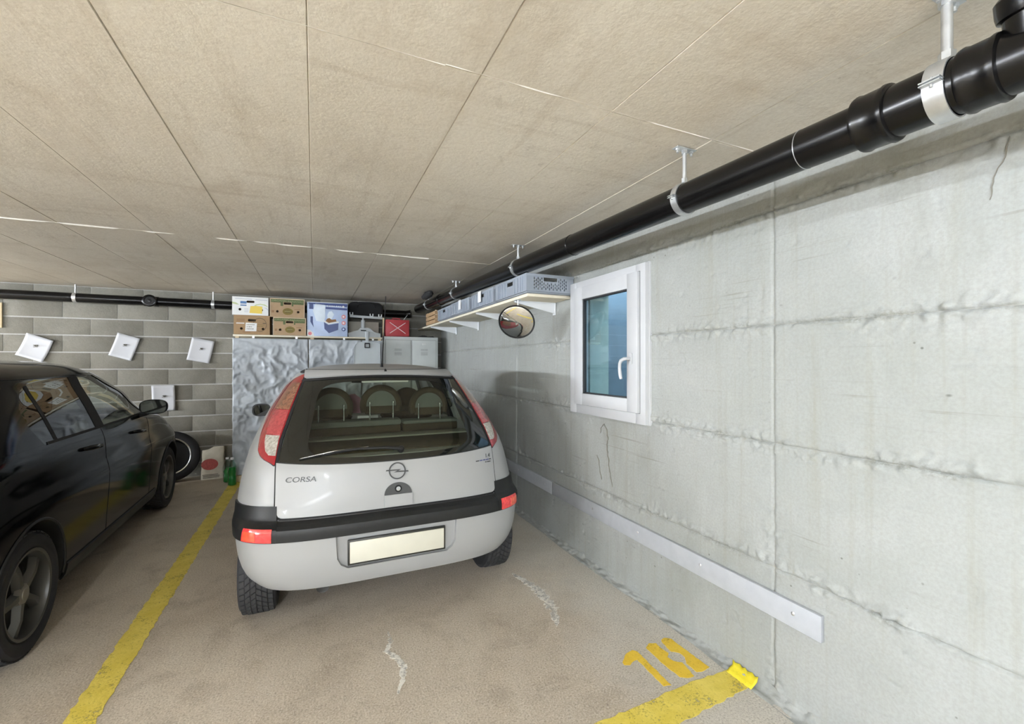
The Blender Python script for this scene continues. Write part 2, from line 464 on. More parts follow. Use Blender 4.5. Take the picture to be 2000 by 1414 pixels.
class MB:
    def __init__(s):
        s.v = []
        s.f = []

    def add(s, vs, fs):
        b = len(s.v)
        s.v += [tuple(v) for v in vs]
        s.f += [tuple(i + b for i in f) for f in fs]
        return s

    def box(s, x0, x1, y0, y1, z0, z1, bev=0.0, M4=None):
        if bev > 0:
            bm = bmesh.new()
            bmesh.ops.create_cube(bm, size=1)
            for v in bm.verts:
                v.co = Vector(((x0 + x1) / 2 + v.co.x * (x1 - x0), (y0 + y1) / 2 + v.co.y * (y1 - y0),
                               (z0 + z1) / 2 + v.co.z * (z1 - z0)))
            bmesh.ops.bevel(bm, geom=list(bm.edges), offset=bev, segments=2, profile=0.5, affect='EDGES')
            vs = [v.co.copy() for v in bm.verts]
            bm.verts.index_update()
            fs = [[v.index for v in f.verts] for f in bm.faces]
            bm.free()
        else:
            vs = [Vector(p) for p in ((x0, y0, z0), (x1, y0, z0), (x1, y1, z0), (x0, y1, z0),
                                      (x0, y0, z1), (x1, y0, z1), (x1, y1, z1), (x0, y1, z1))]
            fs = [(3, 2, 1, 0), (4, 5, 6, 7), (0, 1, 5, 4), (1, 2, 6, 5), (2, 3, 7, 6), (3, 0, 4, 7)]
        if M4 is not None:
            vs = [M4 @ v for v in vs]
        return s.add(vs, fs)

    def cyl(s, a, b, r0, r1=None, n=20, caps=True):
        a, b = Vector(a), Vector(b)
        r1 = r0 if r1 is None else r1
        d = (b - a).normalized()
        u = d.orthogonal().normalized()
        w = d.cross(u)
        vs = []
        for c, r in ((a, r0), (b, r1)):
            for i in range(n):
                t = 2 * PI * i / n
                vs.append(c + u * (r * math.cos(t)) + w * (r * math.sin(t)))
        fs = [(i, (i + 1) % n, n + (i + 1) % n, n + i) for i in range(n)]
        if caps:
            fs += [tuple(range(n - 1, -1, -1)), tuple(range(n, 2 * n))]
        return s.add(vs, fs)

    def ring(s, c, axis, ro, ri, h, n=24):
        """flat washer with thickness h centred on c"""
        prof = [(ri, -h / 2), (ro, -h / 2), (ro, h / 2), (ri, h / 2)]
        return s.lathe(c, axis, prof, n, True)

    def lathe(s, c, axis, prof, n=32, closed=False):
        """prof: list of (radius, offset along axis)"""
        c = Vector(c)
        d = Vector(axis).normalized()
        u = d.orthogonal().normalized()
        w = d.cross(u)
        vs = []
        for r, h in prof:
            for i in range(n):
                t = 2 * PI * i / n
                vs.append(c + d * h + u * (r * math.cos(t)) + w * (r * math.sin(t)))
        m = len(prof)
        fs = []
        for j in range(m if closed else m - 1):
            k = (j + 1) % m
            for i in range(n):
                i2 = (i + 1) % n
                fs.append((j * n + i, j * n + i2, k * n + i2, k * n + i))
        if not closed:
            if prof[0][0] > 1e-6:
                fs.append(tuple(range(n - 1, -1, -1)))
            if prof[-1][0] > 1e-6:
                fs.append(tuple((m - 1) * n + i for i in range(n)))
        return s.add(vs, fs)

    def tube(s, pts, r, n=10, caps=True):
        pts = [Vector(p) for p in pts]
        vs = []
        up = None
        m = len(pts)
        for i, p in enumerate(pts):
            d = (pts[min(i + 1, m - 1)] - pts[max(i - 1, 0)]).normalized()
            if up is None:
                up = d.orthogonal().normalized()
            else:
                up = (up - d * up.dot(d)).normalized()
            w = d.cross(up)
            rr = r[i] if isinstance(r, (list, tuple)) else r
            for k in range(n):
                t = 2 * PI * k / n
                vs.append(p + up * (rr * math.cos(t)) + w * (rr * math.sin(t)))
        fs = []
        for j in range(m - 1):
            for k in range(n):
                k2 = (k + 1) % n
                fs.append((j * n + k, j * n + k2, (j + 1) * n + k2, (j + 1) * n + k))
        if caps:
            fs += [tuple(range(n - 1, -1, -1)), tuple((m - 1) * n + k for k in range(n))]
        return s.add(vs, fs)

    def prism(s, pts, h, M4=None):
        """polygon pts (x,y) from z=0 to z=h, then transformed"""
        n = len(pts)
        vs = [Vector((x, y, 0)) for x, y in pts] + [Vector((x, y, h)) for x, y in pts]
        fs = [tuple(range(n - 1, -1, -1)), tuple(range(n, 2 * n))]
        fs += [(i, (i + 1) % n, n + (i + 1) % n, n + i) for i in range(n)]
        if M4 is not None:
            vs = [M4 @ v for v in vs]
        return s.add(vs, fs)

    def build(s, name, mat, parent=None, smooth=30, loc=None):
        o = me_obj(name, s.v, s.f, mat, parent, smooth, loc)
        bm = bmesh.new()
        bm.from_mesh(o.data)
        bmesh.ops.recalc_face_normals(bm, faces=bm.faces)
        bm.to_mesh(o.data)
        bm.free()
        if smooth is not None:
            o.data.set_sharp_from_angle(angle=math.radians(smooth))
        return o


def ellipse(cx, cy, rx, ry, n=28, a0=0.0, a1=2 * PI, closed=True):
    m = n if closed else n + 1
    return [(cx + rx * math.cos(a0 + (a1 - a0) * i / n), cy + ry * math.sin(a0 + (a1 - a0) * i / n)) for i in range(m)]


def rrect(x0, x1, y0, y1, r, n=5):
    pts = []
    for cx, cy, a in ((x1 - r, y0 + r, -PI / 2), (x1 - r, y1 - r, 0), (x0 + r, y1 - r, PI / 2), (x0 + r, y0 + r, PI)):
        for i in range(n + 1):
            t = a + PI / 2 * i / n
            pts.append((cx + r * math.cos(t), cy + r * math.sin(t)))
    return pts


def holed(name, outer, holes, h, mat, parent=None, M4=None, smooth=30):
    """flat plate with real holes; outer and holes are (x,y) rings, thickness h along +z"""
    cu = bpy.data.curves.new(name, 'CURVE')
    cu.dimensions = '2D'
    cu.fill_mode = 'BOTH'
    cu.extrude = h / 2
    for ring in [outer] + holes:
        sp = cu.splines.new('POLY')
        sp.points.add(len(ring) - 1)
        for p, (x, y) in zip(sp.points, ring):
            p.co = (x, y, 0, 1)
        sp.use_cyclic_u = True
    tmp = bpy.data.objects.new('tmp', cu)
    COL.objects.link(tmp)
    dg = bpy.context.evaluated_depsgraph_get()
    me = bpy.data.meshes.new_from_object(tmp.evaluated_get(dg))
    bpy.data.objects.remove(tmp)
    me.materials.clear()
    me.materials.append(mat)
    T = Matrix.Translation((0, 0, h / 2))
    me.transform((M4 @ T) if M4 is not None else T)
    me.name = name
    return link(bpy.data.objects.new(name, me), parent)


def text_mesh(name, body, size, h, mat, parent, M4, align='CENTER', shear=0.0, sx=1.0):
    cu = bpy.data.curves.new(name, 'FONT')
    cu.body = body
    cu.size = size
    cu.extrude = h / 2
    cu.align_x = align
    cu.align_y = 'CENTER'
    cu.shear = shear
    tmp = bpy.data.objects.new('tmp', cu)
    COL.objects.link(tmp)
    dg = bpy.context.evaluated_depsgraph_get()
    me = bpy.data.meshes.new_from_object(tmp.evaluated_get(dg))
    bpy.data.objects.remove(tmp)
    me.materials.clear()
    me.materials.append(mat)
    me.transform(M4 @ Matrix.Diagonal((sx, 1, 1, 1)))
    return link(bpy.data.objects.new(name, me), parent)


def frame_mat(origin, xdir, ydir):
    x = Vector(xdir).normalized()
    y = Vector(ydir)
    y = (y - x * y.dot(x)).normalized()
    z = x.cross(y)
    return Matrix(((x.x, y.x, z.x, origin[0]), (x.y, y.y, z.y, origin[1]), (x.z, y.z, z.z, origin[2]), (0, 0, 0, 1)))


def FRONT(x=0, y=0, z=0):
    """local (x,y,+z) -> world (X, Z, towards the camera -Y)"""
    return frame_mat((x, y, z), (1, 0, 0), (0, 0, 1))


# ---- numpy noise
def vnoise(x, y, seed=0):
    xi = np.floor(x).astype(np.int64)
    yi = np.floor(y).astype(np.int64)
    fx = x - xi
    fy = y - yi
    fx = fx * fx * (3 - 2 * fx)
    fy = fy * fy * (3 - 2 * fy)

    def h(a, b):
        n = (a * 374761393 + b * 668265263 + seed * 974634777) & 0xffffffff
        n = ((n ^ (n >> 13)) * 1274126177) & 0xffffffff
        return ((n ^ (n >> 16)) & 0xffff) / 65535.0
    return (h(xi, yi) * (1 - fx) + h(xi + 1, yi) * fx) * (1 - fy) + (h(xi, yi + 1) * (1 - fx) + h(xi + 1, yi + 1) * fx) * fy


def fbm(x, y, seed=0, o=4):
    t = 0
    a = 0.5
    s = 0
    for i in range(o):
        t = t + a * vnoise(x, y, seed + i * 17)
        s += a
        a *= 0.5
        x = x * 2.03
        y = y * 2.03
    return t / s


def grid_obj(name, P, mat, parent=None, skip=None, smooth=60):
    """P: (ny,nx,3) array of points; skip: bool (ny-1,nx-1) faces to leave out"""
    ny, nx = P.shape[:2]
    idx = np.arange(ny * nx).reshape(ny, nx)
    q = np.stack([idx[:-1, :-1], idx[:-1, 1:], idx[1:, 1:], idx[1:, :-1]], -1)
    if skip is not None:
        q = q[~skip]
    else:
        q = q.reshape(-1, 4)
    me = bpy.data.meshes.new(name)
    me.vertices.add(ny * nx)
    me.vertices.foreach_set('co', P.reshape(-1).astype(np.float32))
    me.loops.add(len(q) * 4)
    me.loops.foreach_set('vertex_index', q.reshape(-1).astype(np.int32))
    me.polygons.add(len(q))
    me.polygons.foreach_set('loop_start', np.arange(0, len(q) * 4, 4, dtype=np.int32))
    me.polygons.foreach_set('loop_total', np.full(len(q), 4, dtype=np.int32))
    me.update(calc_edges=True)
    me.validate()
    me.materials.append(mat)
    if smooth:
        me.polygons.foreach_set('use_smooth', [True] * len(me.polygons))
    return link(bpy.data.objects.new(name, me), parent)


# ================================================================== THE ROOM
def struct(name, mb, mat, parent=None):
    o = mb.build(name, mat, parent, None)
    if parent is None:
        tag(o, kind='structure')
    return o


floor = struct('floor', MB().box(XL, XW + T, YF, YB + 0.3, -0.2, 0.0), M['floor'])
ceiling = struct('ceiling', MB().box(XL, XW + T, YF, YB + 0.3, ZC + 0.004, ZC + 0.25), M['ceil_joint'])
struct('wall_left', MB().box(XL - 0.2, XL, YF, YB + 0.3, 0, ZC + 0.004), M['block'])
struct('wall_front', MB().box(XL - 0.2, XW + T, YF - 0.2, YF, 0, ZC + 0.004), M['wall'])

# ceiling formwork fields, each a shallow slab with its own level
xs = [-9.0 + 0.2]
xe = [1.83]
x = 1.465
edges = [1.83]
while x > XL:
    edges.append(x)
    x -= 0.4945
edges.append(XL)
edges = sorted(edges)
yedges = [YF, -3.65, -1.17, 1.30, 3.775, 4.56, YB]
pr = random.Random(5)
for j in range(len(yedges) - 1):
    for i in range(len(edges) - 1):
        x0, x1, y0, y1 = edges[i], edges[i + 1], yedges[j], yedges[j + 1]
        if x1 - x0 < 0.03 or x1 < -4.6 or y1 < -0.5:
            continue
        g = 0.0006
        drop = 0.0005 + pr.random() * 0.0016
        mb = MB()
        z0 = ZC - drop
        mb.add([(x0 + g, y0 + g, ZC + 0.003), (x1 - g, y0 + g, ZC + 0.003), (x1 - g, y1 - g, ZC + 0.003),
                (x0 + g, y1 - g, ZC + 0.003), (x0 + g + .002, y0 + g + .002, z0), (x1 - g - .002, y0 + g + .002, z0),
                (x1 - g - .002, y1 - g - .002, z0), (x0 + g + .002, y1 - g - .002, z0)],
               [(4, 7, 6, 5), (0, 1, 5, 4), (1, 2, 6, 5), (2, 3, 7, 6), (3, 0, 4, 7)])
        me_obj('formwork_panel', mb.v, mb.f, M['ceil'], ceiling)
# unseen part of the ceiling
mb = MB().box(XL, -4.65, YF, YB, ZC - 0.001, ZC + 0.003).box(-4.65, XW, YF, -1.2, ZC - 0.001, ZC + 0.003)
tag(mb.build('plain_slab', M['ceil'], ceiling, None), kind='stuff')

# raised cement fins along the cross joints and some of the long ones
def fin(name, a, b, r, seed):
    a, b = Vector(a), Vector(b)
    L = (b - a).length
    n = int(L / 0.02)
    t = np.arange(n + 1) / n * L
    wob = (fbm(t * 3, t * 0 + seed, seed) - 0.5) * 0.012
    hgt = np.clip((fbm(t * 6, t * 0 + seed * 3.1, seed + 5) - 0.38) * 4, 0.05, 1) * r
    d = (b - a).normalized()
    s = Vector((0, 0, 1)).cross(d)
    mb = MB()
    vs = []
    for k in range(n + 1):
        p = a + d * float(t[k]) + s * float(wob[k])
        h = float(hgt[k])
        vs += [p - s * (h * 0.8 + .001), p + Vector((0, 0, -h)), p + s * (h * 0.8 + .001)]
    fs = []
    for k in range(n):
        fs += [(3 * k, 3 * k + 1, 3 * k + 4, 3 * k + 3), (3 * k + 1, 3 * k + 2, 3 * k + 5, 3 * k + 4)]
    mb.add(vs, fs)
    return mb.build(name, M['fin'], ceiling, 60)


fin('cement_fin', (-3.4, 3.775, ZC - .001), (0.9, 3.775, ZC - .001), 0.0085, 3)
fin('cement_fin', (-0.5, 1.30, ZC - .001), (0.36, 1.30, ZC - .001), 0.0032, 4)
fin('cement_fin', (0.36, 1.295, ZC - .001), (1.7, 1.295, ZC - .001), 0.0022, 9)

# ---- right wall: solid slab with a window niche + formwork fields in relief
WY0, WY1, WZ0, WZ1 = 2.13, 2.80, 1.16, 1.97
mb = MB()
mb.box(XW, XW + T, YF, WY0, 0, ZC + .004).box(XW, XW + T, WY1, YB + .3, 0, ZC + .004)
mb.box(XW, XW + T, WY0, WY1, 0, WZ0).box(XW, XW + T, WY0, WY1, WZ1, ZC + .004)
wall_right = struct('wall_right', mb, M['wall_base'])
ycol = [-4.0, -1.36, 1.29, 3.95, YB]
zrow = [0.0, 0.56, 1.10, 1.615, 2.112, ZC]
for ci in range(4):
    for ri in range(5):
        y0, y1, z0, z1 = ycol[ci], ycol[ci + 1], zrow[ri], zrow[ri + 1]
        st = 0.008 if ci in (1, 2) else (0.015 if ci == 3 else 0.05)
        ny = max(2, int(round((y1 - y0) / st)) + 1)
        nz = max(2, int(round((z1 - z0) / st)) + 1)
        Y, Z = np.meshgrid(np.linspace(y0, y1, ny), np.linspace(z0, z1, nz))
        lvl = 0.008 + pr.random() * 0.002
        hgt = lvl + (fbm(Y * 1.2, Z * 1.2, 3) - 0.5) * 0.004 + (fbm(Y * 14, Z * 14, 8) - 0.5) * 0.0016
        db = np.minimum(Z - z0 if ri > 0 else Z * 0 + 9, z1 - Z if ri < 4 else Z * 0 + 9)
        width = 0.014 + 0.10 * np.clip(fbm(Y * 2.6, Y * 0 + ri * 3.7, 21, 3) - 0.40, 0, 1) * 2
        rough = np.clip(1 - db / width, 0, 1)
        lump = np.clip(fbm(Y * 42, Z * 46, 31 + ri, 3) - 0.34, 0, 1) * 0.045
        hgt = hgt * (1 - 0.55 * rough) + rough * lump
        dv = np.minimum(Y - y0, y1 - Y)
        honey = np.exp(-((Z - 0.68) / 0.11) ** 2) * 0.055 + np.exp(-((Z - 0.08) / 0.12) ** 2) * 0.06 + 0.005
        rv = np.clip(1 - dv / honey, 0, 1)
        hgt = hgt * (1 - 0.6 * rv) + rv * np.clip(fbm(Y * 48, Z * 42, 77, 3) - 0.36, 0, 1) * 0.034
        hgt = np.where((db < 0.003) | (dv < 0.003), 0.001, hgt)
        # a knot of torn concrete on the lowest joint, pits elsewhere
        d2 = ((Y - 0.86) / 0.07) ** 2 + ((Z - 0.575) / 0.022) ** 2
        hgt = hgt + np.exp(-d2) * 0.034 * np.clip(fbm(Y * 45, Z * 45, 5, 2) * 1.6 - 0.3, 0, 1.2)
        pits = np.clip(fbm(Y * 26, Z * 38, 55, 2) - 0.71, 0, 1)
        hgt = hgt - np.minimum(np.clip(pits - 0.05, 0, 1) * 0.05, 0.004)
        # streaks dragged along the boards in the middle field
        hgt = hgt - np.clip(fbm(Y * 3, Z * 85, 61, 3) - 0.64, 0, 1) * 0.012 * ((Z > 1.2) & (Z < 1.62))
        P = np.stack([XW - hgt, Y, Z], -1)
        P[[0, -1], :, 0] = XW + 0.001
        P[:, [0, -1], 0] = XW + 0.001
        yc = (Y[:-1, :-1] + Y[1:, 1:]) / 2
        zc = (Z[:-1, :-1] + Z[1:, 1:]) / 2
        skip = (yc > WY0) & (yc < WY1) & (zc > WZ0) & (zc < WZ1)
        if skip.all():
            continue
        grid_obj('formwork_panel', P[:, ::-1], M['wall'], wall_right, skip[:, ::-1])
# light shaft outside the window, open to the sky
sx0, sx1 = XW + T, 2.95
MB().box(sx1, sx1 + .1, 1.2, 5.2, -0.1, ZC + .6).build('shaft_back', M['shaft_blue'], wall_right, None)
MB().box(sx0, sx1, 1.1, 1.2, -0.1, ZC + .6).build('shaft_side', M['shaft_grey'], wall_right, None)
MB().box(sx0, sx1, 5.2, 5.3, -0.1, ZC + .6).build('shaft_side', M['shaft_grey'], wall_right, None)
MB().box(sx0, sx1, 1.2, 5.2, -0.1, 0.0).build('shaft_floor', M['shaft_grey'], wall_right, None)

MB().box(XW + .062, XW + T, WY1 - .006, WY1 + .001, WZ0, WZ1).build('reveal', M['reveal'], wall_right, None)
MB().box(XW + .062, XW + T, WY0, WY1 - .006, WZ0 - .001, WZ0 + .006).build('reveal', M['reveal'], wall_right, None)

# jagged cracks below the window
def crack(pts, w, seed):
    rr = random.Random(seed)
    dense = []
    for (a, b) in zip(pts[:-1], pts[1:]):
        n = max(2, int(math.dist(a, b) / 0.012))
        for k in range(n):
            t = k / n
            dense.append((a[0] + (b[0] - a[0]) * t + rr.uniform(-.004, .004), a[1] + (b[1] - a[1]) * t))
    dense.append(pts[-1])
    vs, fs = [], []
    for k, (y, z) in enumerate(dense):
        ww = w * (0.4 + rr.random()) * (1 if 0 < k < len(dense) - 1 else 0.2)
        for dx in (XW - 0.0125, XW - 0.004):
            vs += [(dx, y - ww, z), (dx, y + ww, z)]
    for k in range(len(dense) - 1):
        a, b = 4 * k, 4 * k + 4
        fs += [(a, a + 1, b + 1, b), (a + 2, a, b, b + 2), (a + 1, a + 3, b + 3, b + 1)]
    me_obj('crack', vs, fs, M['crack'], wall_right)


crack([(2.52, 1.03), (2.485, 0.99), (2.475, 0.93), (2.487, 0.88), (2.47, 0.80), (2.46, 0.73), (2.44, 0.66), (2.425, 0.62)],
      0.0035, 1)
crack([(2.60, 0.80), (2.575, 0.75), (2.565, 0.69), (2.545, 0.64)], 0.003, 2)
crack([(2.52, 1.03), (2.555, 0.995), (2.56, 0.96)], 0.002, 3)
crack([(0.575, 2.10), (0.59, 2.03), (0.61, 1.98), (0.615, 1.93)], 0.0012, 4)

# lumpy cement fillet where the right wall meets the floor
ny, nr = 760, 9
Yv = np.linspace(-0.4, YB, ny)
P = np.zeros((ny, nr, 3))
wd = 0.022 + 0.045 * fbm(Yv * 2.1, Yv * 0 + 2, 12) + 0.02 * np.exp(-((Yv - 0.95) / 0.35) ** 2)
for k in range(nr):
    t = k / (nr - 1)
    bulge = (fbm(Yv * 24, Yv * 0 + k * 2.7, 19, 4) - 0.5) * 0.045 * math.sin(PI * t) ** 0.7
    P[:, k, 0] = XW - 0.006 - wd * (1 - t) ** 1.6 - bulge
    P[:, k, 1] = Yv
    P[:, k, 2] = (0.0005 + wd * 0.75 * t ** 1.6) + bulge * 0.6
tag(grid_obj('trim_1', P[:, ::-1], M['wall'], None), kind='structure')

# ---- back wall of cement blocks
wall_back = struct('wall_back', MB().box(XL, XW + T, YB + 0.002, YB + 0.25, 0, ZC + .004), M['mortar'])
blk = []
for v in range(3):
    mb = MB().box(-0.2485, 0.2485, -0.006, 0.01, -0.0925, 0.0925, 0.003)
    blk.append(mb.build('block', M['block'], wall_back, 40).data)
for o in list(wall_back.children):
    bpy.data.objects.remove(o)
br = random.Random(3)
z = -0.028
row = 0
while z < ZC:
    zc = z + 0.1
    zh = min(z + 0.2, ZC)
    off = 0.25 if row % 2 else 0.0
    xk = XW - 0.25 + off
    while xk > XL:
        o = bpy.data.objects.new('block', blk[br.randrange(3)])
        link(o, wall_back)
        sz = (zh - z) / 0.2
        o.location = (min(xk, XW - 0.1), YB + 0.004 + br.uniform(-.001, .001), (z + zh) / 2)
        o.scale = ((XW - (xk - 0.25)) / 0.5 if xk + 0.25 > XW else 1, 1, max(sz, 0.05))
        if xk + 0.25 > XW:
            o.location.x = (XW + xk - 0.25) / 2
        xk -= 0.5
    z += 0.2
    row += 1

def lin_(a, b, t):
    return a + (b - a) * t


# ================================================================== FLOOR MARKINGS
def marking(name, pts, mat, label, cat, h=0.0016, group=None, jitter=0.004, seed=1, zoff=0.0, plane='Z'):
    """thin coat of paint with a ragged edge"""
    rr = random.Random(seed)
    out = []
    n = len(pts)
    for i in range(n):
        a, b = pts[i], pts[(i + 1) % n]
        k = max(1, int(math.dist(a, b) / 0.025))
        for j in range(k):
            t = j / k
            out.append((a[0] + (b[0] - a[0]) * t + rr.uniform(-jitter, jitter),
                        a[1] + (b[1] - a[1]) * t + rr.uniform(-jitter, jitter)))
    mb = MB().prism(out, h)
    o = mb.build(name, mat, None, None)
    o.location = (0, 0, 0.0004 + zoff)
    tag(o, label, cat, group)
    return o


marking('bay_line', [(-0.925, -2.0), (-0.805, -2.0), (-0.805, 6.35), (-0.925, 6.45)], M['yellow'],
        'long worn yellow line painted on the floor between the two cars', 'floor marking', seed=3, jitter=0.006)
marking('bay_line', [(0.0, 1.47), (1.05, 1.485), (1.59, 1.502), (1.79, 1.49), (XW - 0.03, 1.372), (1.627, 1.365),
                     (1.349, 1.35), (0.0, 1.35)],
        M['yellow'], 'short wide yellow line across the bay entrance meeting the concrete wall', 'floor marking', seed=4,
        jitter=0.005)
vs, fs = [], []
nd = 12
for i in range(nd + 1):
    y_ = lin_(1.358, 1.487, i / nd)
    for k, (x_, z_) in enumerate(((XW - .064, .003), (XW - .044, .012), (XW - .027, .024), (XW - .016, .044 - .005 * (i % 3)))):
        vs.append((x_ + .0015 * math.sin(i * 2.1 + k), y_ + .003 * math.sin(k * 3 + i), z_))
for i in range(nd):
    for k in range(3):
        fs.append((i * 4 + k, i * 4 + k + 1, i * 4 + k + 5, i * 4 + k + 4))
o = me_obj('wall_mark', vs, fs, M['yellow_fresh'], None, 60)
md = o.modifiers.new('thickness', 'SOLIDIFY')
md.thickness = 0.002
tag(o, 'bright yellow paint dab on the wall foot at the end of the entrance line', 'paint mark')
# stencilled number (as it is worn: a one and two rounded bars)
num = thing('bay_number', 'yellow stencilled number 10 painted on the floor beside the wall', 'floor number', (0, 0, 0.0004))
d1 = [(1.361, 1.734), (1.409, 1.776), (1.465, 1.79), (1.479, 1.771), (1.466, 1.525), (1.43, 1.531), (1.439, 1.724),
      (1.407, 1.719), (1.382, 1.706), (1.358, 1.717)]
b1 = [(1.54, 1.777), (1.532, 1.651), (1.54, 1.547), (1.567, 1.526), (1.604, 1.524), (1.621, 1.593), (1.625, 1.618),
      (1.594, 1.642), (1.588, 1.676), (1.616, 1.699), (1.608, 1.733), (1.612, 1.783), (1.577, 1.796)]
b2 = [(1.656, 1.796), (1.683, 1.802), (1.71, 1.779), (1.712, 1.647), (1.716, 1.539), (1.663, 1.533), (1.637, 1.541),
      (1.638, 1.603), (1.666, 1.641), (1.664, 1.677), (1.635, 1.704), (1.645, 1.779)]
for k, (nm, pts) in enumerate((('digit_one', d1), ('digit_stroke', b1), ('digit_stroke', b2))):
    rr = random.Random(40 + k)
    out = []
    for i in range(len(pts)):
        a, b = pts[i], pts[(i + 1) % len(pts)]
        kk = max(1, int(math.dist(a, b) / 0.015))
        for j in range(kk):
            t = j / kk
            out.append((a[0] + (b[0] - a[0]) * t + rr.uniform(-.002, .002), a[1] + (b[1] - a[1]) * t + rr.uniform(-.002, .002)))
    MB().prism(out, 0.0014).build(nm, M['yellow_new'], num, None)

# lime crusts on the floor
def crust(path, w, label, seed):
    rr = random.Random(seed)
    n = 60
    L, R_ = [], []
    seg = []
    for (a, b) in zip(path[:-1], path[1:]):
        for k in range(10):
            t = k / 10
            seg.append((a[0] + (b[0] - a[0]) * t, a[1] + (b[1] - a[1]) * t))
    seg.append(path[-1])
    for k, p in enumerate(seg):
        e = math.sin(PI * (k + 0.5) / len(seg)) ** 0.5
        L.append((p[0] - w * e * (0.4 + rr.random()), p[1] + rr.uniform(-.004, .004)))
        R_.append((p[0] + w * e * (0.4 + rr.random()), p[1] + rr.uniform(-.004, .004)))
    o = MB().prism(L + R_[::-1], 0.0012).build('lime_crust', M['efflor'], None, None)
    o.location = (0, 0, 0.0003)
    tag(o, label, 'floor stain')


crust([(0.362, 2.45), (0.365, 2.36), (0.333, 2.29), (0.375, 2.20), (0.39, 2.14), (0.37, 2.05), (0.335, 1.97)], 0.017,
      'white branching lime crust on the floor behind the silver car', 8)
crust([(1.243, 2.779), (1.29, 2.60), (1.30, 2.45), (1.285, 2.278), (1.22, 2.12)], 0.035,
      'flaky white patch on the floor between the silver car and the wall', 9)

# ================================================================== WINDOW
win = bpy.data.objects.new('window_1', None)
link(win)
win.location = (XW, 2.4675, 1.08)
tag(win, 'white plastic window with a handle in the concrete wall', kind='structure')


def wbox(mb, x0, x1, y0, y1, z0, z1, bev=0.003):
    return mb.box(x0 - XW, x1 - XW, y0 - 2.4675, y1 - 2.4675, z0 - 1.08, z1 - 1.08, bev)


def wframe(name, x0, x1, y0, y1, z0, z1, t, mat, tb=None, tt=None):
    tb = tb or t
    tt = tt or t
    mb = MB()
    wbox(mb, x0, x1, y0, y0 + t, z0, z1)
    wbox(mb, x0, x1, y1 - t, y1, z0, z1)
    wbox(mb, x0, x1, y0 + t, y1 - t, z0, z0 + tb)
    wbox(mb, x0, x1, y0 + t, y1 - t, z1 - tt, z1)
    return mb.build(name, mat, win, 30)


wframe('mounting_frame', XW - 0.022, XW + 0.10, 2.052, 2.91, 1.075, 2.052, 0.10, M['pvc'])
wframe('frame', XW - 0.050, XW + 0.06, 2.058, 2.895, 1.080, 2.044, 0.085, M['pvc'])
sash = wframe('sash', XW - 0.070, XW - 0.012, 2.105, 2.805, 1.147, 1.997, 0.098, M['pvc'], 0.082, 0.09)
wframe('sash_shade_line', XW - 0.0512, XW - 0.048, 2.101, 2.809, 1.143, 2.001, 0.02, M['locker_dark'])  # thin dark frame standing in for the shade between sash and frame
wframe('glazing_bead', XW - 0.060, XW - 0.030, 2.200, 2.712, 1.226, 1.910, 0.012, M['rubber_seal'])
mb = MB()
wbox(mb, XW - 0.046, XW - 0.042, 2.205, 2.705, 1.230, 1.905, 0)
mb.build('pane', M['pane'], win, None)
mb = MB()
wbox(mb, XW - 0.024, XW - 0.020, 2.205, 2.705, 1.230, 1.905, 0)
mb.build('pane', M['pane'], win, None)
# handle: rosette, neck, cranked lever
hy, hz = 2.162, 1.475
hb = MB()
wbox(hb, XW - 0.078, XW - 0.069, hy - 0.014, hy + 0.014, hz - 0.034, hz + 0.034, 0.004)
hd = hb.build('handle', M['pvc'], win, 30)
pts = [(-0.075, hy - 2.4675, hz - 1.08), (-0.105, hy - 2.4675, hz - 1.08), (-0.118, hy + .006 - 2.4675, hz - .002 - 1.08),
       (-0.121, hy + .03 - 2.4675, hz - .012 - 1.08), (-0.121, hy + .042 - 2.4675, hz - .03 - 1.08),
       (-0.120, hy + .046 - 2.4675, hz - .06 - 1.08), (-0.118, hy + .043 - 2.4675, hz - .10 - 1.08),
       (-0.117, hy + .036 - 2.4675, hz - .125 - 1.08)]
MB().tube(pts, [.009, .009, .011, .011, .010, .010, .0105, .009], 12).build('lever', M['pvc'], hd, 60)
mb = MB()
wbox(mb, XW - 0.062, XW - 0.048, 2.800, 2.822, 1.150, 1.215, 0.004)
mb.build('hinge', M['pvc'], win, 30)

# ================================================================== WALL BOARDS
def board(y0, y1, label):
    t = thing('wall_board', label, 'board', (XW - 0.012, (y0 + y1) / 2, 0.356), group='white boards along the wall')
    h = (y1 - y0) / 2
    MB().box(-0.016, 0.004, -h, h, 0, 0.104, 0.002).build('plank', M['rail'], t, 30)
    n = max(2, int((y1 - y0) / 0.42))
    for k in range(n):
        yy = -h + 0.11 + (2 * h - 0.22) * k / (n - 1)
        MB().lathe((-0.016, yy, 0.06), (-1, 0, 0), [(0.008, 0), (0.008, 0.002), (0.004, 0.004), (0, 0.0045)], 14).build(
            'screw', M['screw'], t, 40)


board(1.082, 3.222, 'white bumper board with a cut end low on the concrete wall below the window')
board(3.226, 5.60, 'white bumper board low on the concrete wall beside the silver car')

# ================================================================== PIPES
def pipe_z(y):
    return 2.107 + 0.022 * y


def pipe_pt(y):
    return Vector((1.42, y, pipe_z(y)))


wp = thing('drain_pipe', 'black drain pipe hung from the ceiling along the concrete wall', 'pipe', (1.42, 3.0, 2.1))


def rel(t, p):
    return Vector(p) - Vector(t.location)


def pseg(name, y0, y1, r, mat=None, n=36):
    return MB().cyl(rel(wp, pipe_pt(y0)), rel(wp, pipe_pt(y1)), r, None, n).build(name, mat or M['pipe'], wp, 40)


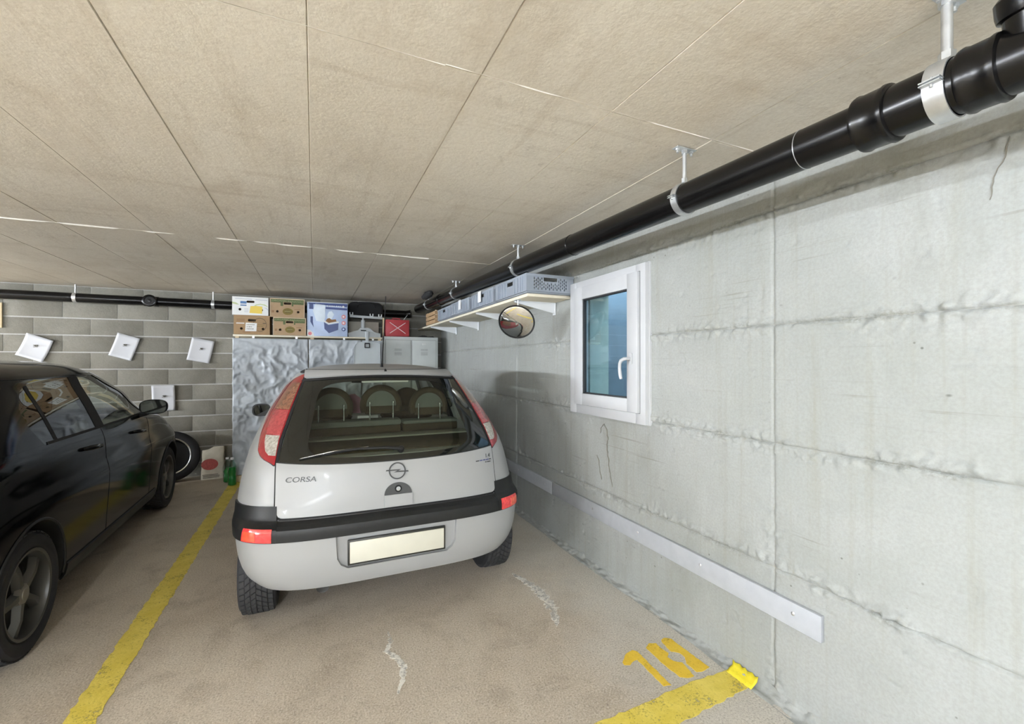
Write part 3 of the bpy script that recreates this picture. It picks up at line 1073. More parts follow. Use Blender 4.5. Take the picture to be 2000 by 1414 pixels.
pseg('pipe', 0.72, 6.62, 0.061)
pseg('pipe', -1.2, 0.72, 0.067)
ax = (pipe_pt(1) - pipe_pt(0)).normalized()
for yc, r, w in ((0.70, 0.0745, 0.085), (0.485, 0.0735, 0.075), (2.27, 0.0635, 0.012), (5.3, 0.0645, 0.05)):
    c = rel(wp, pipe_pt(yc))
    prof = [(r - .006, -w / 2), (r + .001, -w / 2 + .004), (r + .003, -w / 2 + .012), (r, -w / 2 + .02), (r, w / 2 - .02),
            (r + .003, w / 2 - .012), (r + .001, w / 2 - .004), (r - .006, w / 2)]
    if w < 0.03:
        prof = [(r - .002, -w / 2), (r, -w / 4), (r, w / 4), (r - .002, w / 2)]
    MB().lathe(c, ax, prof, 36).build('socket', M['pipe'], wp, 40)
# cleaning branch at the near end
c = rel(wp, pipe_pt(0.40))
mb = MB().lathe(c, (-0.25, 0.0, 1.0), [(0.052, 0.0), (0.052, 0.085), (0.060, 0.088), (0.062, 0.10), (0.062, 0.125), (0.056, 0.132),
                                     (0.0, 0.134)], 32)
mb.build('inspection_branch', M['pipe'], wp, 40)
# dull end of the sleeve seen as a lighter lip
MB().lathe(rel(wp, pipe_pt(0.90)), ax, [(0.0610, -.001), (0.0622, -.001), (0.0622, .001), (0.0610, .001)], 36, True).build(
    'sleeve_lip', M['zinc'], wp, 40)


def hanger(parent, y, r, mat, big=1.0):
    """split clamp, threaded rod and ceiling plate in the parent's space"""
    p = rel(parent, pipe_pt(y))
    a = ax
    w = 0.030 * big
    prof = [(r + .001, -w / 2), (r + .005, -w / 2), (r + .005, w / 2), (r + .001, w / 2)]
    cl = MB().lathe(p, a, prof, 36, True)
    for sgn in (-1, 1):
        q = p + Vector((sgn * (r + 0.008), 0, 0))
        cl.box(q.x - .011, q.x + .011, q.y - w / 2, q.y + w / 2, q.z + .002, q.z + .005)
        cl.box(q.x - .011, q.x + .011, q.y - w / 2, q.y + w / 2, q.z - .005, q.z - .002)
        cl.cyl(q + Vector((0, 0, -.012)), q + Vector((0, 0, .012)), 0.004, None, 8)
    c = cl.build('clamp', mat, parent, 40)
    top = ZC - 0.003 - parent.location.z
    MB().cyl(p + Vector((0, 0, r + .003)), (p.x, p.y, top), 0.0085 * big, None, 14).cyl(
        p + Vector((0, 0, r + .002)), p + Vector((0, 0, r + .025)), 0.0125 * big, None, 6).cyl(
        (p.x, p.y, top - .02), (p.x, p.y, top - .003), 0.0125 * big, None, 6).build('rod', mat, parent, 40)
    mb = MB().box(p.x - .052, p.x + .052, p.y - .017, p.y + .017, top - .004, top, 0.001)
    for sgn in (-1, 1):
        mb.cyl((p.x + sgn * .038, p.y, top - .004), (p.x + sgn * .038, p.y, top - .012), 0.0085, None, 6)
        mb.cyl((p.x + sgn * .038, p.y, top - .012), (p.x + sgn * .038, p.y, top - .022), 0.005, None, 8)
    mb.build('ceiling_plate', mat, parent, 30)


for yy, r, b in ((0.555, 0.068, 1.35), (1.40, 0.061, 1.0), (3.06, 0.061, 1.0), (4.68, 0.061, 1.0), (5.95, 0.061, 1.0)):
    hanger(wp, yy, r, M['zinc'], b)

# pipe along the back wall
bp = thing('drain_pipe', 'black drain pipe along the top of the block wall above the dark car', 'pipe', (-1.5, 6.67, 2.1))


def bpz(x):
    return 2.200 - 0.006 * (x + 3.1)


def bpt(x):
    return rel(bp, (x, 6.67, bpz(x)))


MB().cyl(bpt(XL + .02), bpt(1.27), 0.052, None, 32).build('pipe', M['pipe'], bp, 40)
MB().cyl(bpt(1.27), bpt(1.27) + Vector((0.05, -0.02, 0.01)), 0.056, None, 32).build('elbow', M['pipe'], bp, 40)
for xc in (-1.80,):
    MB().lathe(bpt(xc), (1, 0, 0), [(0.05, -.07), (0.060, -.068), (0.060, .068), (0.05, .07)], 32).build('socket', M['pipe'], bp, 40)
    c = bpt(xc)
    MB().lathe(c + Vector((0, -.03, 0)), (0, -1, 0), [(0.066, 0), (0.066, .035), (0.072, .037), (0.072, .05), (0.066, .054),
                                                     (0.05, .055), (0.046, .050), (0.02, .050), (0.018, .060), (0, .061)],
               32).build('cleaning_cap', M['pipe'], bp, 40)
for xc in (-6.5, -4.5, -2.50, -1.17):
    c = bpt(xc)
    mb = MB().lathe(c, (1, 0, 0), [(0.052, -.016), (0.057, -.016), (0.057, .016), (0.052, .016)], 32, True)
    mb.box(c.x - .018, c.x + .018, c.y - .055, c.y - .045, c.z - .012, c.z + .014)
    mb.build('clamp', M['zinc'], bp, 40)
    MB().cyl(c + Vector((0, 0, .05)), (c.x, c.y, ZC - .003 - bp.location.z), 0.008, None, 12).build('rod', M['zinc'], bp, 40)

# black bundle jammed between ceiling and pipe
bnd = thing('black_bundle', 'black folded plastic bundle stuffed under the ceiling above the wall pipe', 'bundle', (1.295, 5.5, 2.285))
n = 26
P = np.zeros((n, n, 3))
for i in range(n):
    for j in range(n):
        th = PI * 2 * j / (n - 1)
        ph = PI * i / (n - 1)
        k = 1 + 0.35 * (float(fbm(np.array(i * .5), np.array(j * .5), 4)) - 0.5)
        P[i, j] = (0.046 * math.sin(ph) * math.cos(th) * k, -0.24 * math.cos(ph) * k, 0.045 * math.sin(ph) * math.sin(th) * k + .012)
P[:, -1] = P[:, 0]
grid_obj('folded_sheet', P, M['black_fabric'], bnd)

# ================================================================== WALL SHELF WITH CRATES
sh = thing('wall_shelf', 'cream shelf board on white brackets high on the concrete wall', 'shelf', (1.64, 4.6, 1.95))
SZ = 1.944
mbb = MB().box(1.445 - 1.64, XW - .014 - 1.64, 2.95 - 4.6, 6.78 - 4.6, SZ - 1.95, SZ + .022 - 1.95, 0.0015)
mbb.build('board', M['shelf_board'], sh, 30)
for yb in (3.20, 4.12, 5.06, 5.97):
    mb = MB()
    t = 0.012
    x0, x1 = 1.455 - 1.64, XW - .014 - 1.64
    y = yb - 4.6
    zt = SZ - .001 - 1.95
    # sheet steel triangle + top flange + wall flange
    mb.add([(x0, y - t / 2, zt), (x1, y - t / 2, zt), (x1, y - t / 2, zt - .088), (x0, y - t / 2, zt - .014),
            (x0, y + t / 2, zt), (x1, y + t / 2, zt), (x1, y + t / 2, zt - .088), (x0, y + t / 2, zt - .014)],
           [(0, 1, 2, 3), (7, 6, 5, 4), (0, 4, 5, 1), (1, 5, 6, 2), (2, 6, 7, 3), (3, 7, 4, 0)])
    mb.box(x0, x1, y - .022, y + .022, zt - .004, zt)
    mb.box(x1 - .004, x1, y - .022, y + .022, zt - .10, zt)
    mb.build('bracket', M['bracket'], sh, 30)


def crate_parts(t):
    """40 x 60 x 15 cm open plastic crate; local origin centre of base; short face looks to -y"""
    W, L, H = 0.40, 0.60, 0.139
    w = 0.0035
    x0, x1, y0, y1 = -W / 2, W / 2, -L / 2, L / 2
    mb = MB()
    mb.box(x0 + .01, x1 - .01, y0 + .01, y1 - .01, 0.0, 0.008, .001)
    mb.build('base', M['crate'], t, 30)
    # rim
    mb = MB()
    for a in ((x0 - .004, x1 + .004, y0 - .004, y0 + .008), (x0 - .004, x1 + .004, y1 - .008, y1 + .004),
              (x0 - .004, x0 + .008, y0 + .008, y1 - .008), (x1 - .008, x1 + .004, y0 + .008, y1 - .008)):
        mb.box(*a, H - .018, H, .0015)
    for a in ((x0 - .003, x1 + .003, y0 - .003, y0 + .006), (x0 - .003, x1 + .003, y1 - .006, y1 + .003),
              (x0 - .003, x0 + .006, y0 + .006, y1 - .006), (x1 - .006, x1 + .003, y0 + .006, y1 - .006)):
        mb.box(*a, 0.008, 0.016, .001)
    mb.build('rim', M['crate'], t, 30)
    # corner posts, each an angle
    for sx in (x0, x1 - .05):
        for sy in (y0, y1 - .05):
            xa = sx if sx == x0 else x1 - w
            ya = sy if sy == y0 else y1 - w
            z0, z1 = 0.012, H - .012
            pf = [(sx, ya), (sx + .05, ya), (sx + .05, ya + w)]
            if sx == x0 and sy == y0:
                pf = [(x0, y0), (x0 + .05, y0), (x0 + .05, y0 + w), (x0 + w, y0 + w), (x0 + w, y0 + .05), (x0, y0 + .05)]
            elif sx == x0:
                pf = [(x0, y1), (x0, y1 - .05), (x0 + w, y1 - .05), (x0 + w, y1 - w), (x0 + .05, y1 - w), (x0 + .05, y1)]
            elif sy == y0:
                pf = [(x1, y0), (x1, y0 + .05), (x1 - w, y0 + .05), (x1 - w, y0 + w), (x1 - .05, y0 + w), (x1 - .05, y0)]
            else:
                pf = [(x1, y1), (x1 - .05, y1), (x1 - .05, y1 - w), (x1 - w, y1 - w), (x1 - w, y1 - .05), (x1, y1 - .05)]
            MB().prism(pf, z1 - z0, Matrix.Translation((0, 0, z0))).build('corner_post', M['crate'], t, 30)
    # perforated short ends with a hand grip
    holes = [rrect(-.058, .058, 0.088, 0.116, .004, 2)]
    cols = 18
    for c in range(cols):
        xx = -0.135 + 0.27 * c / (cols - 1)
        st = 0.013 if c % 2 else 0.0
        for r in range(5):
            z0 = 0.024 + r * 0.0245 - st
            z1 = z0 + 0.017
            z0 = max(z0, 0.024)
            if z1 - z0 < 0.006 or z1 > 0.120:
                continue
            if abs(xx) < 0.07 and z1 > 0.078:
                continue
            holes.append([(xx - .0042, z0), (xx + .0042, z0), (xx + .0042, z1), (xx - .0042, z1)])
    outer = [(x0 + .05, 0.012), (x1 - .05, 0.012), (x1 - .05, H - .014), (x0 + .05, H - .014)]
    holed('end_panel', outer, holes, w, M['crate'], t, FRONT(0, y0 + w, 0))
    holed('end_panel', outer, holes, w, M['crate'], t, FRONT(0, y1, 0))
    # long sides with ribs and a grip
    for sx, nm in ((x0, 'side_panel'), (x1 - w, 'side_panel')):
        mt = frame_mat((sx, 0, 0), (0, 1, 0), (0, 0, 1))
        outer = [(y0 + .05, 0.012), (y1 - .05, 0.012), (y1 - .05, H - .014), (y0 + .05, H - .014)]
        p = holed(nm, outer, [rrect(-.055, .055, 0.085, 0.116, .004, 2)], w, M['crate'], t, mt)
        o = -0.007 if sx == x0 else w
        for yy in (-.235, -.20, -.15, -.095, .095, .15, .20, .235):
            MB().box(sx + o, sx + o + .007, yy - .006, yy + .006, 0.014, H - .012).build('rib', M['crate'], p, 30)
    return t


CZ = SZ + .0225
crate_lab = ['grey plastic crate with a slotted end at the open end of the wall shelf',
             'grey plastic crate second from the open end of the wall shelf',
             'grey plastic crate third from the open end of the wall shelf',
             'grey plastic crate fourth along the wall shelf, nearest the brown crate']
c0 = crate_parts(thing('plastic_crate', crate_lab[0], 'crate', (1.612, 3.20, CZ + .0006), group='grey crates on the wall shelf'))
for k in range(1, 4):
    c = copy_tree(c0)
    c.location = (1.612 + (.006 if k % 2 else -.004), 3.20 + 0.655 * k, CZ + .0006)
    c.rotation_euler = (0, 0, math.radians((-0.6, 0.8, -0.5)[k - 1]))
    c['label'] = crate_lab[k]
# white label cards hooked on crate sides
for k in (1, 2):
    o = MB().box(-.001, .001, -.04, .04, -.05, .05).build('label_card', M['label'], None, None)
    o.location = (1.612 - .2085 - .003, 3.20 + 0.655 * k + (.02, -.02)[k - 1], CZ + .095)
    tag(o, ('white label card on the side of the second grey crate', 'white label card on the side of the third grey crate')[k - 1],
        'label card')
# brown crate at the far end
bc = thing('wooden_crate', 'brown wooden fruit crate at the far end of the wall shelf', 'crate', (1.62, 5.86, CZ + .0006))
mb = MB()
for zz in (0.0, 0.055, 0.11):
    MB().box(-.20, -.19, -.25, .25, zz, zz + .045, .001).box(.19, .20, -.25, .25, zz, zz + .045, .001).box(
        -.19, .19, -.25, -.24, zz, zz + .045, .001).box(-.19, .19, .24, .25, zz, zz + .045, .001).build('slat', M['card'], bc, 30)
for sx in (-.19, .165):
    for sy in (-.24, .215):
        MB().box(sx, sx + .025, sy, sy + .025, 0, .165).build('corner_block', M['wood'], bc, 30)
MB().box(-.19, .19, -.24, .24, 0.0, .006).build('base', M['wood'], bc, 30)

# convex mirror below the shelf
mr = thing('convex_mirror', 'round convex mirror hanging from the wall shelf edge', 'mirror', (1.425, 3.10, 1.763))
nrm = Vector((-0.464, -0.72, -0.517)).normalized()
R = 0.137
prof = []
Rs = 0.55
for i in range(15):
    r = R * i / 14
    prof.append((r, math.sqrt(Rs * Rs - r * r) - math.sqrt(Rs * Rs - R * R)))
prof = prof[::-1]
MB().lathe((0, 0, 0), nrm, prof, 56).build('mirror_glass', M['mirror'], mr, 180)
MB().lathe((0, 0, 0), nrm, [(R - .002, -.004), (R + .004, -.004), (R + .0055, .002), (R + .003, .006), (R - .001, .005)], 56,
           True).build('rim', M['mirror_rim'], mr, 60)
MB().lathe((0, 0, 0), nrm, [(R + .003, -.004), (R * .8, -.022), (R * .3, -.030), (0, -.031)], 40).build('back_shell', M['bracket'], mr, 60)
bk = -nrm * 0.03
MB().tube([tuple(bk), tuple(bk + Vector((.03, .04, .02))), (0.035, 0.05, 0.12), (0.035, 0.05, SZ - 1.763 - .002)], 0.006, 10).build(
    'stem', M['zinc'], mr, 60)
MB().box(0.01, 0.06, 0.03, 0.07, SZ - 1.763 - .005, SZ - 1.763 - .0005, .001).build('mount_plate', M['zinc'], mr, 30)

# ================================================================== BACK SHELVING
BX0, BX1, BY = -0.905, 0.855, 6.30
bs = thing('storage_shelf', 'wooden storage shelf with a thin white top edge behind the hanging sheet', 'shelf', (0, 6.55, 0))
MB().box(BX0, BX1, BY - 6.55, YB - .02 - 6.55, 1.775, 1.797, .001).build('top_board', M['shelf_board'], bs, 30)
for zz in (0.09, 0.65, 1.2):
    MB().box(BX0 + .03, BX1 - .03, BY + .03 - 6.55, YB - .04 - 6.55, zz, zz + .02).build('board', M['wood'], bs, None)
for px in (BX0 + .02, BX0 + 0.86, BX1 - .05):
    for py in (BY + .03 - 6.55, YB - .07 - 6.55):
        MB().box(px, px + .04, py, py + .04, 0, 1.775).build('post', M['wood'], bs, None)
MB().box(BX0 - .01, BX1, BY - .035 - 6.55, BY - .012 - 6.55, 0.0, 0.075, .002).build('kick_board', M['wood'], bs, 30)
for xx in (-.70, -.22, .35, .72):
    MB().box(xx, xx + .025, BY - .003 - 6.55, BY - .001 - 6.55, 1.755, 1.78).build('clip', M['zinc'], bs, None)


def sheet(x0, x1, z0, z1, y, seed, label, fold):
    nx, nz = int((x1 - x0) / .012), int((z1 - z0) / .014)
    X, Z = np.meshgrid(np.linspace(x0, x1, nx), np.linspace(z0, z1, nz))
    u = (X - x0) / (x1 - x0)
    v = (z1 - Z) / (z1 - z0)
    d = Z + X * 0.9 * fold
    wx = X + (fbm(X * 4, Z * 4, seed + 40) - .5) * .35
    wz = Z + (fbm(X * 4 + 7, Z * 4, seed + 41) - .5) * .35
    r1 = 1 - np.abs(2 * fbm(wx * 2.6 + 3, (wz + wx * .8 * fold) * 3.2, seed, 3) - 1)
    r2 = 1 - np.abs(2 * fbm(wx * 7, wz * 7, seed + 3, 4) - 1)
    r3 = 1 - np.abs(2 * fbm(wx * 19, wz * 17, seed + 9, 3) - 1)
    dep = (r1 ** 4) * 0.035 + (r2 ** 3) * 0.022 + (r3 ** 2) * 0.010
    dep = dep * np.clip(0.3 + v * 4, 0, 1)
    Yv = y - dep + 0.02
    P = np.stack([X + (r2 - .5) * .01 * np.clip(v * 4, 0, 1), Yv, Z], -1)
    o = grid_obj('plastic_sheet', P, M['tarp'])
    md = o.modifiers.new('thickness', 'SOLIDIFY')
    md.thickness = 0.0015
    tag(o, label, 'plastic sheet', 'grey sheets in front of the shelf')


sheet(BX0, -0.075, 0.085, 1.752, BY - .03, 2, 'wrinkled grey plastic sheet hanging below the cardboard boxes', 1)
sheet(-0.062, 0.575, 0.085, 1.752, BY - .037, 7, 'wrinkled grey plastic sheet hanging below the blue cool box carton', -1)
sheet(0.590, BX1, 0.085, 1.752, BY - .031, 13, 'narrow grey plastic sheet hanging beside the lockers', 1)
# shiny rivets along the sheet's left edge
rr = random.Random(2)


# ---- fruit boxes
def print_poly(parent, pts, mat, y, name='print', h=0.0006):
    return MB().prism(pts, h, FRONT(0, y, 0)).build(name, mat, parent, None)


def fruit_box(label, loc, W, H, D, mat, kind, rot=0.0, tilt=0.0):
    t = thing('fruit_box', label, 'box', loc, rot, 'cardboard boxes on the shelf')
    t.rotation_euler = (0, tilt, rot)
    th = 0.004
    hole = rrect(-.042, .042, H * .68, H * .80, .010, 4)
    l = ellipse(-W * .29, H * .30, .015, .015, 18)
    r = ellipse(W * .31, H * .30, .015, .015, 18)
    outer = [(-W / 2, 0), (W / 2, 0), (W / 2, H), (-W / 2, H)]
    fr = holed('front_panel', outer, [hole, l, r], th, mat, t, FRONT(0, th, 0))
    MB().box(-W / 2, -W / 2 + th, th + .0003, D, 0, H).build('side_panel', mat, t, None)
    MB().box(W / 2 - th, W / 2, th + .0003, D, 0, H).build('side_panel', mat, t, None)
    MB().box(-W / 2, W / 2, D, D + th, 0, H).build('back_panel', mat, t, None)
    MB().box(-W / 2 + th, W / 2 - th, th, D, 0, th).build('bottom', M['inside'], t, None)
    MB().box(-W / 2 + .001, W / 2 - .001, .001 + th, D, H - th, H + .0005).build('lid', mat, t, None)
    MB().box(-W / 2 + th, W / 2 - th, 0.06, 0.064, th, H - th).build('inner_liner', M['inside'], t, None)
    y = -0.0
    def pp(pts, m, name='print', lift=0.0):
        return print_poly(fr, pts, M[m], y - lift, name)
    if kind == 'green':
        pp([(-W * .47, H * .78), (-W * .20, H * .78), (-W * .20, H * .60), (-.048, H * .60), (-.048, H * .82), (.048, H * .82), (.048, H * .60),
            (W * .17, H * .60), (W * .17, H * .70), (W * .47, H * .70), (W * .47, H * .95), (-W * .47, H * .95)], 'green_print', 'green_band')
        text_mesh('lettering', 'ORGANIC', H * .14, .0004, M['pale_green_print'], fr, FRONT(-W * .23, y - .0008, H * .875), sx=1.15)
        text_mesh('lettering', 'BANANAS', H * .14, .0004, M['pale_green_print'], fr, FRONT(W * .23, y - .0008, H * .845), sx=1.15)
        pp(ellipse(0.004, H * .31, W * .15, H * .185, 30), 'ochre_print', 'oval_emblem')
        for k in range(3):
            pp([(-W * .08, H * (.24 + .07 * k)), (W * .09, H * (.24 + .07 * k)), (W * .09, H * (.26 + .07 * k)), (-W * .08, H * (.26 + .07 * k))],
               'pale_green_print' if k % 2 else 'dark_print', 'emblem_line', .0007)
        for a in range(2):
            for b in range(2):
                pp([(-W * .45 + a * .014, H * .24 + b * .014), (-W * .45 + a * .014 + .011, H * .24 + b * .014),
                    (-W * .45 + a * .014 + .011, H * .24 + b * .014 + .011), (-W * .45 + a * .014, H * .24 + b * .014 + .011)], 'brown_print',
                   'symbol')
        pp([(W * .20, H * .43), (W * .38, H * .43), (W * .38, H * .455), (W * .20, H * .455)], 'brown_print', 'print_line')
        # pale outline of the folded edge
        for q in ([(-W / 2, H * .97), (W / 2, H * .97), (W / 2, H), (-W / 2, H)], [(W * .485, 0), (W / 2, 0), (W / 2, H), (W * .485, H)],
                  [(-W / 2, 0), (-W * .485, 0), (-W * .485, H), (-W / 2, H)]):
            pp(q, 'card_edge', 'pale_edge', .0002)
    elif kind == 'white':
        pp([(-W * .28, H * .50), (-W * .11, H * .50), (-W * .11, H * .57), (-W * .28, H * .57)], 'blue_print', 'blue_mark')
        pp([(-W * .28, H * .62), (-W * .11, H * .62), (-W * .11, H * .76), (-W * .28, H * .76)], 'blue_print', 'blue_mark')
        pp([(-W * .03, H * .12), (W * .32, H * .10), (W * .33, H * .50), (W * .18, H * .52), (0, H * .50)], 'yellow_print', 'yellow_block')
        pp([(W * .10, H * .52), (W * .15, H * .60), (W * .27, H * .655), (W * .40, H * .62), (W * .48, H * .52), (W * .47, H * .49),
            (W * .38, H * .565), (W * .27, H * .60), (W * .18, H * .56), (W * .13, H * .50)], 'lime_print', 'leaf_arc')
        pp([(-W * .5, H * .70), (-W * .40, H * .67), (-W * .31, H * .56), (-W * .38, H * .56), (-W * .5, H * .61)], 'lime_print', 'leaf_arc')
        pp([(W * .36, H * .42), (W * .43, H * .40), (W * .49, H * .28), (W * .49, H * .33), (W * .44, H * .45)], 'grey_print', 'leaf_arc')
        pp([(-W * .42, H * .87), (W * .04, H * .86), (W * .04, H * .90), (-W * .42, H * .91)], 'grey_print', 'print_line')
        pp([(W * .14, H * .85), (W * .47, H * .83), (W * .47, H * .87), (W * .14, H * .89)], 'grey_print', 'print_line')
        for k in range(3):
            pp([(-W * .17, H * (.17 + .08 * k)), (-W * .06, H * (.17 + .08 * k)), (-W * .06, H * (.20 + .08 * k)), (-W * .17, H * (.20 + .08 * k))],
               'grey_print', 'print_line')
    else:
        o = ellipse(W * .22, H * .52, W * .19, H * .36, 40, -PI * .62, PI * .95, False)
        i = ellipse(W * .22, H * .52, W * .178, H * .335, 40, -PI * .62, PI * .95, False)
        pp(o + i[::-1], 'dark_print', 'ring_emblem')
        pp(rrect(W * .22 - W * .17, W * .22 + W * .10, H * .42, H * .45, .002), 'ochre_print', 'emblem_line')
        pp(rrect(W * .22 - W * .13, W * .22 + W * .13, H * .50, H * .52, .002), 'ochre_print', 'emblem_line')
        pp(rrect(W * .30, W * .39, H * .58, H * .62, .003), 'dark_print', 'emblem_line')
        pp(rrect(-W * .43, -W * .21, H * .55, H * .60, .002), 'label', 'white_strip')
        for k in range(3):
            pp(rrect(-W * .42, -W * .20, H * (.68 + .05 * k), H * (.70 + .05 * k), .001), 'brown_print', 'print_line')
        pp(rrect(-W * .26, -W * .04, H * .10, H * .13, .002), 'brown_print', 'print_line')
        # taped note
        note = MB().prism([(-.065, -.002), (.055, .0), (.062, .10), (-.058, .104)], .0008, FRONT(-.008, -.0012, H * .17)).build(
            'paper_note', M['label'], fr, None)
        nr = random.Random(3)
        for k in range(3):
            xx = -.048
            while xx < (.04, .02, .03)[k] - .008:
                wl = nr.uniform(.006, .02)
                print_poly(note, [(-.008 + xx, H * .17 + .075 - k * .026), (-.008 + xx + wl, H * .17 + .076 - k * .026),
                                  (-.008 + xx + wl, H * .17 + .083 - k * .026), (-.008 + xx, H * .17 + .082 - k * .026)], M['dark_print'], -.0022,
                           'handwriting')
                xx += wl + .005
    return t


Z1 = 1.7975
fruit_box('brown cardboard fruit box with a handwritten white note, below the white box', (-0.700, BY - .03, Z1), 0.385, 0.235, 0.31, M['card'], 'note')
fruit_box('tan banana box with a green band, standing directly on the shelf board', (-0.285, BY - .025, Z1), 0.372, 0.225, 0.31, M['card2'], 'green')
fruit_box('white fruit box with a yellow block and blue marks, on top of the noted box', (-0.715, BY - .035, Z1 + .2362), 0.385, 0.222, 0.31,
          M['card_white'], 'white')
fruit_box('tan banana box with a green band, stacked on another banana box', (-0.310, BY - .03, Z1 + .2262), 0.392, 0.236, 0.31, M['card2'], 'green')

# ---- cool box carton
cb = thing('cool_box_carton', 'pale blue carton printed with a picture of a dark blue cool box', 'carton', (0.160, BY - .02, Z1), math.radians(-1.5))
W, H, D = 0.49, 0.435, 0.31
body = MB().box(-W / 2, W / 2, 0, D, 0, H, .003).build('carton_body', M['cool_face'], cb, 30)
def cp(pts, m, name='print', lift=0.0):
    return MB().prism(pts, .0005, FRONT(0, -.0004 - lift, 0)).build(name, M[m], body, None)
cp([(-W * .47, H * .99), (W * .49, H * .99), (W * .49, H * .90), (-W * .05, H * .93), (-W * .47, H * .96)], 'cool_navy', 'navy_band')
cp([(-W * .05, H * .88), (W * .49, H * .86), (W * .49, H * .80), (-W * .05, H * .82)], 'cool_navy', 'navy_band')
cp([(-W * .30, H * .97), (-W * .06, H * .94), (-W * .06, H * .55), (-W * .10, H * .42), (-W * .28, H * .45), (-W * .36, H * .75)], 'cool_light', 'pale_panel')
cp([(-W * .45, H * .97), (-W * .35, H * .96), (-W * .35, H * .80), (-W * .45, H * .80)], 'cool_box', 'inset_picture')
cp([(-W * .42, H * .58), (-W * .36, H * .58), (-W * .36, H * .42), (-W * .34, H * .25), (-W * .42, H * .42)], 'cool_box', 'inset_picture')
text_mesh('brand_lettering', 'mobitherm', H * .085, .0004, M['label'], body, FRONT(W * .14, -.0012, H * .905)) if False else None
for k in range(7):
    cp(rrect(-W * .02 + k * .027, -W * .02 + k * .027 + (.020 if k % 3 else .014), H * .895, H * .925, .004), 'label', 'lettering', .0006)
cp(ellipse(W * .39, H * .905, .014, .014, 20), 'label', 'round_logo', .0006)
# pictured cool box with vegetables
cp([(-W * .09, H * .42), (W * .02, H * .34), (W * .27, H * .40), (W * .26, H * .20), (W * .03, H * .09), (-W * .08, H * .22)], 'cool_box', 'pictured_box', .0001)
cp([(-W * .10, H * .44), (W * .02, H * .36), (W * .28, H * .42), (W * .27, H * .46), (W * .03, H * .395), (-W * .08, H * .475)], 'label', 'pictured_rim', .0007)
cp([(-W * .05, H * .45), (W * .03, H * .40), (W * .22, H * .45), (W * .20, H * .52), (W * .10, H * .50), (W * .04, H * .55), (-W * .02, H * .52)], 'brown_print', 'pictured_food', .0003)
cp([(W * .00, H * .53), (W * .10, H * .52), (W * .16, H * .66), (W * .10, H * .76), (W * .03, H * .74), (-W * .01, H * .64)], 'cool_light', 'pictured_food', .0002)
for k, m in enumerate(('cool_red', 'cool_red', 'cool_box')):
    zc = H * (.60 - .19 * k)
    cp(ellipse(W * .40, zc, .026, .026, 24), m, 'round_symbol', .0002)
    cp(ellipse(W * .395, zc, .013, .013, 20), 'label' if k < 2 else 'cool_face', 'symbol_centre', .0008)
cp([(-W * .5, 0), (-W * .33, 0), (-W * .35, H * .10), (-W * .42, H * .17), (-W * .5, H * .19)], 'label', 'corner_flash', .0001)
cp(ellipse(-W * .43, H * .07, .022, .022, 24), 'cool_red', 'round_symbol', .0007)
MB().box(-W / 2 - .002, W / 2 + .002, .0, D, H + .0005, H + .006, .001).build('lid_flap', M['card_white'], cb, 30)

# ---- grey bicycle carrier lying on the shelf
bc = thing('bike_carrier', 'grey folded bicycle carrier with clamps standing on the wooden shelf', 'bike carrier', (0.625, BY + .10, Z1 + .0005))
MB().prism([(-.20, 0), (.215, 0), (.215, .055), (.13, .075), (.09, .115), (.05, .13), (-.05, .13), (-.08, .095), (-.15, .075), (-.21, .05)],
           .09, FRONT(0, .05, 0)).build('base_shell', M['grey_plastic'], bc, 30)
MB().box(-.045, .025, -.046, -.0405, .085, .10).build('shell_slot', M['gap'], bc, None)
MB().cyl((-.012, 0, .12), (-.012, 0, .235), .028, None, 20).cyl((-.012, 0, .235), (-.012, 0, .27), .014, None, 14).build('post', M['grey_plastic'], bc, 40)
MB().box(-.195, .235, -.022, .022, .265, .298, .004, Matrix.Rotation(math.radians(2.0), 4, 'Y')).build('cross_bar', M['grey_plastic'], bc, 30)
for xx in (-.165, .10, .215):
    zz = .292 - xx * .035
    mb = MB().box(xx - .022, xx + .022, -.018, .018, zz - .004, zz + .012, .003)
    mb.box(xx - .024, xx - .012, -.014, .014, zz + .01, zz + .042, .003).box(xx + .012, xx + .024, -.014, .014, zz + .01, zz + .042, .003)
    mb.build('clamp', M['bracket'], bc, 30)
MB().box(.0, .052, -.16, -.115, -.012, .075, .008).build('strap_buckle', M['grey_plastic'], bc, 40)
MB().box(.004, .045, -.170, -.162, -.115, .066, .003).box(.004, .045, -.168, -.045, .062, .070, .003).build('strap', M['grey_plastic'], bc, 40)
# beige panel behind it and the black bag above
o = MB().box(-.205, .205, -.01, .01, 0, .235, .002).build('beige_board', M['beige_board'], None, 30)
o.location = (0.645, BY + .34, Z1 + .0005)
tag(o, 'beige board standing on the shelf behind the grey bicycle carrier', 'board')
bg_ = thing('black_holdall', 'flat black holdall squeezed under the ceiling above the bicycle carrier', 'bag', (0.665, BY + .255, 2.072))
n = 24
P = np.zeros((n, n, 3))
for i in range(n):
    for j in range(n):
        th = 2 * PI * j / (n - 1)
        ph = PI * i / (n - 1)
        c, s = math.cos(th), math.sin(th)
        k = 1 + 0.12 * (float(fbm(np.array(i * .6), np.array(math.sin(th) * 3 + 5.), 4)) - 0.5)
        P[i, j] = (-0.235 * math.copysign(abs(math.cos(ph)) ** .5, math.cos(ph)), 0.055 * math.sin(ph) ** .5 * math.copysign(abs(c) ** .6, c) * k,
                   0.120 + 0.118 * math.sin(ph) ** .5 * math.copysign(abs(s) ** .6, s) * k)
grid_obj('bag_body', P, M['black_fabric'], bg_)
MB().tube([(-.12, -.055, .15), (-.10, -.075, .195), (0, -.08, .21), (.10, -.075, .195), (.12, -.055, .15)], .008, 8).build('carry_handle', M['black_fabric'], bg_, 60)

